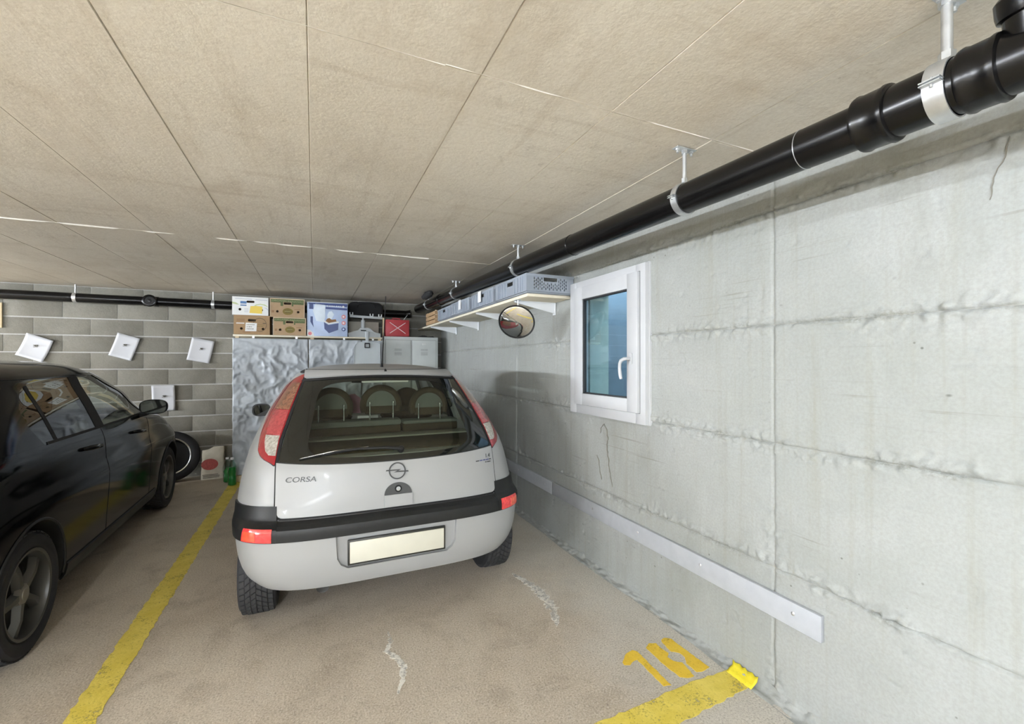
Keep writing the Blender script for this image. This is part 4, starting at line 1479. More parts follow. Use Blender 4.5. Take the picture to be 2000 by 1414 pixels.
# ---- light grey folding case hanging in front of the sheet
gc = thing('grey_case', 'light grey flat case with rounded corners hanging in front of the plastic sheet', 'case', (0.645, BY - .10, 1.30))
MB().prism([(-.165, 0), (.165, 0), (.165, .40)] + [(x, z) for x, z in ((.12, .425), (-.10, .425), (-.145, .395), (-.165, .35))], .035,
           FRONT(0, .018, 0)).build('case_shell', M['grey_case'], gc, 30)
MB().tube([(-.165, -.019, 0), (-.165, -.019, .35), (-.145, -.019, .395), (-.10, -.019, .425), (.12, -.019, .425), (.165, -.019, .40), (.165, -.019, 0)], .004,
          8).build('edge_bead', M['grey_plastic'], gc, 60)
holed('latch', rrect(-.035, .035, .345, .415, .008, 3), [rrect(-.022, .022, .358, .398, .004, 2)], .012, M['black_trim'], gc, FRONT(0, -.019, 0))

# ---- red metal canister with a cross
rc = thing('red_canister', 'red metal canister with a raised white-edged cross, on top of the lockers', 'canister', (1.075, 6.36, 1.8225))
MB().box(-.165, .165, 0, .36, 0, .235, .012).build('can_body', M['red_metal'], rc, 30)
for a, b in (((-.125, .205), (.125, .03)), ((-.125, .03), (.125, .205))):
    d = Vector((b[0] - a[0], 0, b[1] - a[1]))
    m4 = frame_mat((a[0], -.001, a[1]), d, (0, 0, 1) if abs(d.x) > 0 else (1, 0, 0))
    L = d.length
    MB().box(0, L, -.010, .010, -.004, .003, .002, m4).build('cross_rib', M['red_metal'], rc, 30)
    MB().box(.02, L - .02, -.0035, .0035, .003, .0042, 0, m4).build('white_strip', M['strap_white'], rc, None)
MB().tube([(-.06, .12, .234), (-.05, .12, .262), (.05, .12, .262), (.06, .12, .234)], .008, 8).build('carry_handle', M['red_metal'], rc, 60)
MB().tube([(.085, .02, .235), (.11, .0, .27), (.135, -.005, .305)], .0025, 6).build('wire', M['zinc'], rc, 60)
# upright timber lath next to it
o = MB().box(-.01, .01, -.012, .012, 0, .25, .001).build('wood_lath', M['wood'], None, 30)
o.location = (0.882, 6.37, 1.8228)
tag(o, 'short raw wooden lath standing beside the red canister', 'lath')

# ---- lockers
lk = thing('locker_cabinet', 'pale grey steel locker cabinet with two louvred doors in the corner', 'locker', (1.275, 6.59, 0))
LX0, LX1, LY0 = 0.880 - 1.275, 1.665 - 1.275, 6.40 - 6.59
MB().box(LX0, LX1, LY0, YB - .03 - 6.59, 0.06, 1.82, .004).build('carcass', M['locker'], lk, 30)
for sx in (LX0 + .02, LX1 - .06):
    MB().box(sx, sx + .04, LY0 + .02, LY0 + .06, 0, .062).box(sx, sx + .04, .13, .17, 0, .062).build('foot', M['locker'], lk, 30)
mid = (LX0 + LX1) / 2
for a, b in ((LX0 + .032, mid - .012), (mid + .012, LX1 - .032)):
    MB().box(a - .004, b + .004, LY0 - .003, LY0 - .0005, 0.116, 1.776).build('door_gap', M['locker_dark'], lk, None)
    d = MB().box(a, b, LY0 - .014, LY0 - .003, 0.12, 1.772, .003).build('door', M['locker'], lk, 30)
    cx = (a + b) / 2
    for k in range(6):
        zz = 1.56 + k * .016
        if k == 3:
            continue
        MB().box(cx - .05, cx + .05, LY0 - .018, LY0 - .0145, zz, zz + .004).build('louvre', M['locker_dark'], d, None)
    MB().box(cx - .032, cx + .032, LY0 - .0165, LY0 - .0142, 1.705, 1.735, .0005).build('name_holder', M['locker'], d, 30)
    MB().cyl((b - .03 if a < mid - .1 else a + .03, LY0 - .014, 1.05), (b - .03 if a < mid - .1 else a + .03, LY0 - .024, 1.05), .012, None, 16).build('lock', M['chrome'], d, 40)

# small dark tool and offcut on top of the lockers
o = MB().prism([(-.13, 0), (.13, 0), (.10, .018), (.02, .012), (-.02, .028), (-.06, .028), (-.10, .016)], .08, FRONT(0, 0, 0)).build('hand_tool', M['black_trim'], None, 30)
o.location = (1.50, 6.52, 1.8205)
tag(o, 'small dark hand tool lying on top of the lockers below the shelf', 'tool')

# ================================================================== PAPERS ON THE BACK WALL
def paper(cx, cz, w, h, ang, bend, label):
    n = 10
    X, Z = np.meshgrid(np.linspace(-w / 2, w / 2, n), np.linspace(-h / 2, h / 2, n))
    a = math.radians(ang)
    Yv = -0.004 - bend * (np.abs(Z / h * 2) ** 2) - 0.008 * (X / w * 2) ** 2
    P = np.stack([X * math.cos(a) - Z * math.sin(a), Yv, X * math.sin(a) + Z * math.cos(a)], -1)
    t = thing('foam_sheet', label, 'sheet', (cx, YB - .010, cz), group='white sheets on the block wall')
    s = grid_obj('sheet', P, M['paper'], t)
    md = s.modifiers.new('thickness', 'SOLIDIFY')
    md.thickness = 0.003
    mb = MB().cyl((0, -.003, .02), (0, -.045, .028), .005, None, 8).box(-.018, .018, -.012, -.008, .006, .014).box(-.004, .02, -.014, -.008, .02, .034)
    mb.build('nail', M['crack'], t, 40)


paper(-2.895, 1.620, 0.243, 0.265, -21, .018, 'white square sheet nailed on the block wall, farthest from the boxes')
paper(-2.095, 1.642, 0.226, 0.285, -18, .012, 'white tilted sheet nailed on the block wall between two other sheets')
paper(-1.327, 1.606, 0.247, 0.29, -11.5, .008, 'white tilted sheet nailed on the block wall close to the plastic sheet')
paper(-1.713, 1.010, 0.235, 0.315, 1.0, .012, 'white upright sheet nailed low on the block wall beside the car mirror')

# ================================================================== BAG AND BOTTLES BY THE WALL
pb = thing('paper_bag', 'cream paper bag with a round red print standing against the block wall', 'bag', (-1.16, 6.62, 0), math.radians(4))
n = 14
mb = MB()
prof = []
for k, z in enumerate(np.linspace(0, .40, n)):
    t = z / .40
    w = .125 * (1 - .10 * t + .02 * math.sin(9 * t))
    d = .075 * (1 - .75 * t ** 2.2)
    prof.append((w, d, z))
vs, fs = [], []
m = 28
for k, (w, d, z) in enumerate(prof):
    for j in range(m):
        a = 2 * PI * j / m
        cx = math.copysign(abs(math.cos(a)) ** .45, math.cos(a)) * w
        cy = math.copysign(abs(math.sin(a)) ** .45, math.sin(a)) * d
        wr = (float(fbm(np.array(j * .7), np.array(k * .8), 6)) - .5) * .016
        slope = 0.0 if k < n - 4 else -(0.045 * (1 if cx < -.02 else 0.2)) * (k - n + 5) / 4
        vs.append((cx + wr, cy + wr * .8, z + slope))
for k in range(n - 1):
    for j in range(m):
        fs.append((k * m + j, k * m + (j + 1) % m, (k + 1) * m + (j + 1) % m, (k + 1) * m + j))
fs.append(tuple(range(m - 1, -1, -1)))
fs.append(tuple((n - 1) * m + j for j in range(m)))
mb.add(vs, fs)
bagb = mb.build('bag_body', M['bag_paper'], pb, 50)
MB().prism(ellipse(-.028, .19, .088, .068, 36), .0012, frame_mat((0, -.096, .0), (1, 0, 0), (0, 0.06, 1))).build('round_print', M['bag_red'], bagb, None)
for k, (x0, x1) in enumerate(((-.105, .06), (-.10, .075), (-.10, .07))):
    z = .060 - k * .018
    MB().box(x0, x1, -.0875, -.078, z, z + .005).build('print_line', M['dark_print'], bagb, None)


def bottle(loc, h, r, fill, label):
    t = thing('plastic_bottle', label, 'bottle', loc, group='bottles by the sheet')
    pr_ = [(0, .003), (r * .8, .0), (r, .012), (r, h * .30), (r * .93, h * .34), (r * .93, h * .40), (r, h * .44), (r, h * .66), (r * .75, h * .78),
           (r * .42, h * .87), (r * .36, h * .93)]
    MB().lathe((0, 0, 0), (0, 0, 1), pr_, 24).build('bottle_body', M['bottle_clear'], t, 50)
    lf = [(0, .006)] + [(q - .0035, max(z, .006)) for q, z in pr_[1:] if z <= h * fill] + [(0, h * fill)]
    lf = [p for p in lf if p[0] >= 0]
    MB().lathe((0, 0, 0), (0, 0, 1), lf, 24).build('liquid', M['bottle_green'], t, 50)
    MB().lathe((0, 0, 0), (0, 0, 1), [(r * .42, h * .93), (r * .42, h * .995), (r * .38, h), (0, h)], 18).build('cap', M['cap_white'], t, 50)


bottle((-0.885, 6.12, 0.0), 0.33, 0.045, .68, 'green bottle with a white cap standing before the plastic sheet edge')
bottle((-0.965, 6.32, 0.0), 0.30, 0.042, .62, 'green bottle half hidden behind another beside the paper bag')

# wheel leaning on the block wall in front of the dark car
def wheel_mesh(R, W, rim_r, mat_t=None):
    """tyre lathe profile (axis x), centred"""
    h = W / 2
    return [(rim_r, -h * .80), (rim_r + .012, -h * .92), (R * .80, -h * 1.0), (R * .93, -h * .97), (R * .985, -h * .80), (R, -h * .55), (R, h * .55),
            (R * .985, h * .80), (R * .93, h * .97), (R * .80, h * 1.0), (rim_r + .012, h * .92), (rim_r, h * .80)]


sw = thing('spare_wheel', 'black wheel with a thin silver rim leaning on the block wall before the dark car', 'wheel', (-1.605, 6.62, 0.0), math.radians(0))
tl = Vector((0.10, -1.0, 0.16)).normalized()
MB().lathe((0, 0, .305), tl, wheel_mesh(0.305, 0.13, 0.215), 48, True).build('tyre', M['tyre'], sw, 40)
MB().lathe((0, 0, .305), tl, [(.214, -.05), (.214, .052), (.222, .058), (.216, .062), (.205, .055), (.205, -.05)], 48, True).build('rim', M['chrome'], sw, 40)
MB().lathe((0, 0, .305), tl, [(.206, -.03), (.19, .0), (.10, .02), (.05, .03), (0, .03)], 40).build('disc', M['wheel_dark'], sw, 40)
o = MB().box(-.015, .015, -.01, .01, 0, .28, .002).build('wood_strip', M['wood'], None, 30)
o.location = (-3.185, YB - .012, 1.84)
tag(o, 'thin wooden strip fixed upright on the block wall below the back pipe', 'wood strip')

# ================================================================== CARS
class Shell:
    """car body surface: plan outlines stacked in z. s runs 0 (rear centre) -> 3 (front centre) on the right side (x>0),
    negative on the left side, values beyond 3 wrap to the other side"""
    def __init__(self, tab, Lr=0.6, Lf=0.9, nf=3.0):
        t = np.array(tab, float)
        self.z = t[:, 0]
        self.c = t[:, 1:]
        self.Lr, self.Lf, self.nf = Lr, Lf, nf
        # monotone cubic slopes
        h = np.diff(self.z)[:, None]
        d = np.diff(self.c, axis=0) / h
        m = np.zeros_like(self.c)
        for i in range(1, len(self.z) - 1):
            a, b = d[i - 1], d[i]
            w1 = 2 * h[i] + h[i - 1]
            w2 = h[i] + 2 * h[i - 1]
            with np.errstate(divide='ignore', invalid='ignore'):
                m[i] = np.where(a * b > 0, (w1 + w2) / (w1 / a + w2 / b), 0)
        m[0], m[-1] = d[0], d[-1]
        self.m = m

    def prm(self, z):
        z = min(max(z, self.z[0]), self.z[-1])
        i = min(max(int(np.searchsorted(self.z, z)) - 1, 0), len(self.z) - 2)
        h = self.z[i + 1] - self.z[i]
        t = (z - self.z[i]) / h
        return ((2 * t ** 3 - 3 * t ** 2 + 1) * self.c[i] + (t ** 3 - 2 * t ** 2 + t) * h * self.m[i]
                + (-2 * t ** 3 + 3 * t ** 2) * self.c[i + 1] + (t ** 3 - t ** 2) * h * self.m[i + 1])

    def lims(self, z):
        r, f, w = self.prm(z)[:3]
        self.nr = self.prm(z)[3]
        L = f - r
        Lr = min(self.Lr, L * .45)
        Lf = min(self.Lf, L * .45)
        return r, f, w, Lr, Lf

    def P(self, s, z):
        sg = -1 if s < 0 else 1
        q = abs(s)
        if q > 3:
            q = 6 - q
            sg = -sg
        r, f, w, Lr, Lf = self.lims(z)
        if q <= 1:
            a = q * math.pi / 2
            c, n_ = math.cos(a), math.sin(a)
            k = (c ** self.nr + n_ ** self.nr) ** (-1 / self.nr)
            return np.array((sg * w * n_ * k, r + Lr * (1 - c * k), z))
        if q <= 2:
            return np.array((sg * w, r + Lr + (f - Lf - r - Lr) * (q - 1), z))
        a = (3 - q) * math.pi / 2
        c, n_ = math.cos(a), math.sin(a)
        k = (c ** self.nf + n_ ** self.nf) ** (-1 / self.nf)
        return np.array((sg * w * n_ * k, f - Lf * (1 - c * k), z))

    def qx(self, x, z):
        r, f, w, Lr, Lf = self.lims(z)
        u = min(abs(x) / w, 0.99999)
        a = math.atan2(u, (1 - u ** self.nr) ** (1 / self.nr))
        return math.copysign(a / (math.pi / 2), x)

    def qy(self, y, z, side=1):
        r, f, w, Lr, Lf = self.lims(z)
        if y < r + Lr:
            ck = min(max(1 - (y - r) / Lr, 0.0), 1.0)
            sk = (1 - ck ** self.nr) ** (1 / self.nr)
            return side * math.atan2(sk, ck) / (math.pi / 2)
        if y <= f - Lf:
            return side * (1 + (y - r - Lr) / (f - Lf - r - Lr))
        ck = min(max(1 - (f - y) / Lf, 0.0), 1.0)
        sk = (1 - ck ** self.nf) ** (1 / self.nf)
        return side * (3 - math.atan2(sk, ck) / (math.pi / 2))

    def N(self, s, z):
        e = 1e-3
        a = self.P(s + e, z) - self.P(s - e, z)
        b = self.P(s, z + e) - self.P(s, z - e)
        n = np.cross(a, b)
        return n / (np.linalg.norm(n) + 1e-12)


CORSA_TAB = [  # z, rear y, front y, half width, rear corner exponent
    (0.255, 0.05, 3.50, 0.7, 4.3), (0.29, 0.025, 3.56, 0.737, 4.3), (0.34, 0.01, 3.61, 0.78, 4.3),
    (0.42, 0.0, 3.64, 0.808, 4.3), (0.5, 0.0, 3.65, 0.82, 4.3), (0.575, 0.0, 3.65, 0.826, 4.3),
    (0.604, 0.003, 3.64, 0.827, 4.28), (0.618, 0.04, 3.63, 0.827, 4.2), (0.632, 0.062, 3.62, 0.826, 4.13),
    (0.7, 0.07, 3.56, 0.825, 3.77), (0.8, 0.086, 3.34, 0.812, 3.5), (0.88, 0.106, 3.02, 0.795, 3.5),
    (0.93, 0.13, 2.81, 0.781, 3.5), (1.0, 0.185, 2.64, 0.756, 3.5), (1.1, 0.275, 2.46, 0.715, 3.5),
    (1.2, 0.367, 2.29, 0.663, 3.5), (1.3, 0.46, 2.15, 0.599, 3.5), (1.36, 0.52, 2.05, 0.545, 3.5),
    (1.385, 0.545, 2.00, 0.508, 3.5), (1.405, 0.59, 1.92, 0.46, 3.5), (1.425, 0.74, 1.80, 0.36, 3.5),
    (1.438, 1.0, 1.62, 0.2, 3.5), (1.442, 1.2, 1.48, 0.05, 3.5)]


def lin(a, b, t):
    return a + (b - a) * t


def tabf(pts):
    xs_, ys_ = zip(*pts)
    return lambda v: float(np.interp(v, xs_, ys_))


def patch(sh, name, mat, parent, fn, na, nb, off=0.003, thick=0.003, smooth=40):
    """fn(a,b) -> (s,z); a,b in 0..1. A panel lying on the shell, with turned-in edges."""
    top, low = [], []
    for j in range(nb + 1):
        for i in range(na + 1):
            s, z = fn(i / na, j / nb)
            p = sh.P(s, z)
            n = sh.N(s, z)
            top.append(p + n * off)
            low.append(p + n * (off - thick))
    w = na + 1
    fs = [(j * w + i, j * w + i + 1, (j + 1) * w + i + 1, (j + 1) * w + i) for j in range(nb) for i in range(na)]
    vs = list(top)
    if thick > 0:
        loop = [i for i in range(na)] + [j * w + na for j in range(nb)] + [nb * w + i for i in range(na, 0, -1)] + [j * w for j in range(nb, 0, -1)]
        base = len(vs)
        vs += [low[k] for k in loop]
        m = len(loop)
        fs += [(loop[(k + 1) % m], loop[k], base + k, base + (k + 1) % m) for k in range(m)]
    return me_obj(name, vs, fs, mat, parent, smooth)


def rows(zl, zr, left, right):
    """rectangular z range with s limits depending on z"""
    return lambda a, b: (lin(left(lin(zl, zr, b)), right(lin(zl, zr, b)), a), lin(zl, zr, b))


def loft(sh, name, zs, mat, parent, n1=30, n2=36, n3=24, cap_bot=True, cap_top=True):
    ss = [i / n1 for i in range(n1)] + [1 + i / n2 for i in range(n2)] + [2 + i / n3 for i in range(n3)]
    ss = ss + [3.0] + [6 - s for s in ss[:0:-1]]
    m = len(ss)
    vs = [sh.P(s, z) for z in zs for s in ss]
    fs = [(j * m + i, j * m + (i + 1) % m, (j + 1) * m + (i + 1) % m, (j + 1) * m + i) for j in range(len(zs) - 1) for i in range(m)]
    if cap_bot:
        fs.append(tuple(range(m - 1, -1, -1)))
    if cap_top:
        fs.append(tuple((len(zs) - 1) * m + i for i in range(m)))
    return me_obj(name, vs, fs, mat, parent, 35)


def cut(o, mb, mat):
    """boolean difference, baked into the mesh"""
    c = mb.build('cutter', mat, None, None)
    md = o.modifiers.new('cut', 'BOOLEAN')
    md.operation = 'DIFFERENCE'
    md.object = c
    md.solver = 'EXACT'
    md.material_mode = 'TRANSFER'
    mw = o.matrix_world.copy()
    par = o.parent
    o.parent = None
    o.matrix_world = Matrix()
    bpy.context.view_layer.update()
    dg = bpy.context.evaluated_depsgraph_get()
    me = bpy.data.meshes.new_from_object(o.evaluated_get(dg))
    o.modifiers.clear()
    o.data = me
    o.parent = par
    me.polygons.foreach_set('use_smooth', [True] * len(me.polygons))
    me.set_sharp_from_angle(angle=math.radians(32))
    bpy.data.objects.remove(c)


def tread_mesh(R, W, cols, nblk, depth):
    mb = MB()
    cw = W * .86 / cols
    for c in range(cols):
        x0 = -W * .43 + c * cw + .0022
        x1 = x0 + cw - .0044
        skew = (1 if c < cols / 2 else -1) * (0.5 if c not in (0, cols - 1) else .15)
        for k in range(nblk):
            a0 = 2 * PI * (k + (c % 2) * .5) / nblk
            da = 2 * PI / nblk * .80
            vs = []
            for r in (R - .004, R + depth - (0.004 if c in (0, cols - 1) else 0)):
                for (x, a) in ((x0, a0 + skew * da * .5), (x1, a0 - skew * da * .5), (x1, a0 + da - skew * da * .5), (x0, a0 + da + skew * da * .5)):
                    vs.append((x, r * math.cos(a), r * math.sin(a)))
            mb.add(vs, [(4, 5, 6, 7), (0, 1, 5, 4), (1, 2, 6, 5), (2, 3, 7, 6), (3, 0, 4, 7)])
    return mb


def make_wheel(parent, loc, R, W, side, style, rim_r):
    """tyre part with rim, hub, spokes and tread as sub-parts; axis x"""
    w = MB().lathe((0, 0, 0), (1, 0, 0), wheel_mesh(R - .006, W, rim_r), 64, True).build('tyre', M['tyre'], parent, 40)
    w.location = loc
    tr = tread_mesh(R - .007, W, 6, 46, .007).build('tread', M['tread'], w, None)
    h = W / 2
    MB().lathe((0, 0, 0), (1, 0, 0), [(rim_r + .003, -h * .85), (rim_r - .004, -h * .9), (rim_r - .016, -h * .5), (rim_r - .018, h * .5), (rim_r - .004, h * .9),
                                      (rim_r + .003, h * .85)], 56).build('rim', M['alloy'], w, 40) if False else None
    rim = MB().lathe((0, 0, 0), (1, 0, 0), [(rim_r + .004, -h * .82), (rim_r + .002, -h * .93), (rim_r - .012, -h * .90), (rim_r - .016, -h * .6),
                                            (rim_r - .02, h * .6), (rim_r - .012, h * .90), (rim_r + .002, h * .93), (rim_r + .004, h * .82)], 56, True)
    rim.build('rim', M['alloy'], w, 40)
    MB().lathe((side * h * .1, 0, 0), (side, 0, 0), [(rim_r - .019, -.02), (rim_r * .55, -.008), (.05, .0), (0, .0)], 48).build('brake_disc', M['wheel_dark'], w, 40)
    xo = side * h * .72
    if style == 'spokes':
        for k in range(5):
            a = 2 * PI * k / 5 + .35
            R1 = Matrix.Rotation(a, 4, 'X')
            mb = MB()
            z0, z1 = .035, rim_r - .006
            vs = []
            for (zz, hw, xx) in ((z0, .026, xo), (lin(z0, z1, .5), .021, xo + side * .004), (z1, .034, xo - side * .012)):
                for dy, dx in ((-hw, -side * .03), (-hw * .55, 0), (hw * .55, 0), (hw, -side * .03)):
                    vs.append(R1 @ Vector((xx + dx, dy, zz)))
            fs = []
            for j in range(2):
                for i in range(3):
                    fs.append((j * 4 + i, j * 4 + i + 1, (j + 1) * 4 + i + 1, (j + 1) * 4 + i))
                fs.append((j * 4 + 3, j * 4, (j + 1) * 4, (j + 1) * 4 + 3))
            fs += [(0, 1, 2, 3), (11, 10, 9, 8)]
            mb.add(vs, fs)
            mb.build('spoke', M['alloy'], w, 40)
        MB().lathe((xo - side * .02, 0, 0), (side, 0, 0), [(.052, 0), (.050, .018), (.034, .024), (.030, .023), (.028, .027), (0, .028)], 30).build('hub_cap', M['alloy_hub'], w, 40)
    else:
        MB().lathe((xo - side * .03, 0, 0), (side, 0, 0), [(rim_r - .015, -.015), (rim_r * .75, .01), (rim_r * .6, .022), (.06, .016), (.05, .03), (0, .032)], 40).build('wheel_cover', M['alloy'], w, 40)
    return w


def surf_frame(sh, x, z, off=0.0, front=False):
    s = sh.qx(x, z)
    p = sh.P(s, z) + sh.N(s, z) * off
    e = 1e-3
    tx = sh.P(s + e, z) - sh.P(s - e, z)
    tz = sh.P(s, z + e) - sh.P(s, z - e)
    return frame_mat(tuple(p), tuple(tx), tuple(tz))


# ------------------------------------------------------------------ silver hatchback
CX, CY = 0.427, 2.46
car = thing('silver_hatchback', 'silver hatchback with tall red tail lamps, parked beside the concrete wall', 'car', (CX, CY, 0))
S1 = Shell(CORSA_TAB)
zs = [.285, .29, .30, .32, .34, .38, .42, .46, .50, .54, .575, .59, .604, .611, .618, .625, .632, .65, .70, .75, .80, .84, .88, .905, .93]
body = loft(S1, 'body', zs, M['silver'], car)
WR, WW = 0.287, 0.186
RW, FW = 0.545, 2.95
c = MB()
for yy in (RW, FW):
    for sg in (-1, 1):
        c.cyl((sg * .52, yy, WR + .003), (sg * 1.1, yy, WR + .003), 0.318, None, 48)
cut(body, c, M['wheel_dark'])
c = MB().prism([(-.325, .56), (-.318, .43), (-.30, .395), (-.265, .374), (.265, .374), (.30, .395), (.318, .43), (.325, .56)], .4, FRONT(0, .030, 0))
cut(body, c, M['silver'])
# plate in the recess
mb = MB().box(-.266, .260, .010, .0285, .383, .516, .004)
fr_ = mb.build('plate_frame', M['plate_frame'], car, 30)
MB().box(-.256, .250, .006, .0105, .394, .506, .003).build('number_plate', M['plate'], fr_, 30)
# black bumper strip
xm = 0.600
mid = patch(S1, 'bumper_strip', M['black_trim'], car, rows(.549, .612, lambda z: S1.qx(-xm - .02, z), lambda z: S1.qx(xm + .02, z)), 60, 8, .009, .012)
patch(S1, 'bumper_ledge', M['black_trim'], mid, rows(.612, .6375, lambda z: S1.qx(-xm - .02, z), lambda z: S1.qx(xm + .02, z)), 60, 8, .006, .008)
for sg in (-1, 1):
    o = patch(S1, 'bumper_corner', M['black_trim'], car,
              (lambda sg: (lambda a, b: (lin(S1.qx(sg * xm, lin(.549, .704, b)), sg * abs(S1.qy(.40, lin(.549, .70, b))), a) if sg > 0 else
                                         lin(-abs(S1.qy(.40, lin(.549, .70, b))), S1.qx(-xm, lin(.549, .704, b)), a),
                                         lin(.549, .706 - .012 * (a if sg > 0 else 1 - a), b))))(sg), 40, 14, .0105, .013)
    # fog lamp let into the corner
    f = (lambda sg: (lambda a, b: (sg * lin(abs(S1.qx(.618, lin(.553, .606, b))), abs(S1.qx(.756, .58)) - (.012 * b), a if sg > 0 else 1 - a), lin(.553, .606, b))))(sg)
    lamp = patch(S1, 'fog_lamp', M['lens_fog'], car, f, 18, 6, .0135, .006)
    f2 = (lambda sg: (lambda a, b: (sg * lin(abs(S1.qx(.690, lin(.558, .601, b))), abs(S1.qx(.750, .58)) - (.010 * b), a if sg > 0 else 1 - a), lin(.558, .601, b))))(sg)
    patch(S1, 'lens', M['lens_orange'], lamp, f2, 12, 5, .0148, .003)


def zGB(x):
    return 0.893 + 0.022 * (x / .6) ** 2


def zGT(x):
    return 1.362 - 0.024 * (x / .49) ** 2


def gx(b):
    return lin(.606, .490, b)


# tailgate: dark joint, painted panel
def hatch_fn(xa, zl):
    def f(a, b):
        x = lin(-xa, xa, a)
        # rounded lower corners
        d = xa - abs(x)
        r = .035
        lift = r - math.sqrt(max(r * r - (r - min(d, r)) ** 2, 0))
        z0 = zl + lift
        z = lin(z0, zGB(x) - .003, b)
        return S1.qx(x, z), z
    return f


patch(S1, 'tailgate_joint', M['gap'], car, hatch_fn(.617, .6365), 90, 16, .0025, .004)
gate = patch(S1, 'tailgate', M['silver'], car, hatch_fn(.608, .647), 90, 16, .0085, .006)


def glass_fn(i0, i1, j0, j1, rnd=0.0):
    """part of the rear window in window coordinates (0..1 both ways)"""
    def f(a, b):
        u = lin(i0, i1, a)
        v = lin(j0, j1, b)
        x = lin(-1, 1, u) * gx(v)
        z = lin(zGB(x), zGT(x), v)
        return S1.qx(x, z), z
    return f


# glass with rounded see-through field
patch(S1, 'rear_window', M['car_glass'], car, glass_fn(0, 1, 0, 1), 60, 30, .004, 0)
ca, cb_ = (.105, .895), (.065, .935)
N_ = 96


def frit():
    """black ceramic border: band between the window outline and a rounded inner outline"""
    vs, fs = [], []
    for k in range(N_):
        t = 2 * PI * k / N_
        c_, s_ = math.cos(t), math.sin(t)
        n_o = 40
        ko = (abs(c_) ** n_o + abs(s_) ** n_o) ** (-1 / n_o)
        n_i = 7
        ki = (abs(c_) ** n_i + abs(s_) ** n_i) ** (-1 / n_i)
        for (q, hw, hh, cxx, cyy) in ((ko, .5, .5, .5, .5), (ki, .395 - .0, .435, .5, .50)):
            u = cxx + c_ * q * hw
            v = cyy + s_ * q * hh
            u, v = min(max(u, 0), 1), min(max(v, 0), 1)
            x = lin(-1, 1, u) * gx(v)
            z = lin(zGB(x), zGT(x), v)
            sq = S1.qx(x, z)
            vs.append((u, v))
    # subdivide the band
    out, faces = [], []
    m = 8
    for k in range(N_):
        (u0, v0), (u1, v1) = vs[2 * k], vs[2 * k + 1]
        for i in range(m + 1):
            u, v = lin(u0, u1, i / m), lin(v0, v1, i / m)
            x = lin(-1, 1, u) * gx(v)
            z = lin(zGB(x), zGT(x), v)
            sq = S1.qx(x, z)
            out.append(S1.P(sq, z) + S1.N(sq, z) * .0055)
    for k in range(N_):
        k2 = (k + 1) % N_
        for i in range(m):
            faces.append((k * (m + 1) + i, k2 * (m + 1) + i, k2 * (m + 1) + i + 1, k * (m + 1) + i + 1))
    return me_obj('window_border', out, faces, M['frit'], car, 60)


frit()
# chrome-like lower edge of the glass
patch(S1, 'window_seal', M['black_trim'], car, lambda a, b: (S1.qx(lin(-.606, .606, a), zGB(lin(-.606, .606, a))), zGB(lin(-.606, .606, a)) - .004 + .007 * b), 60, 1, .0075, .004)

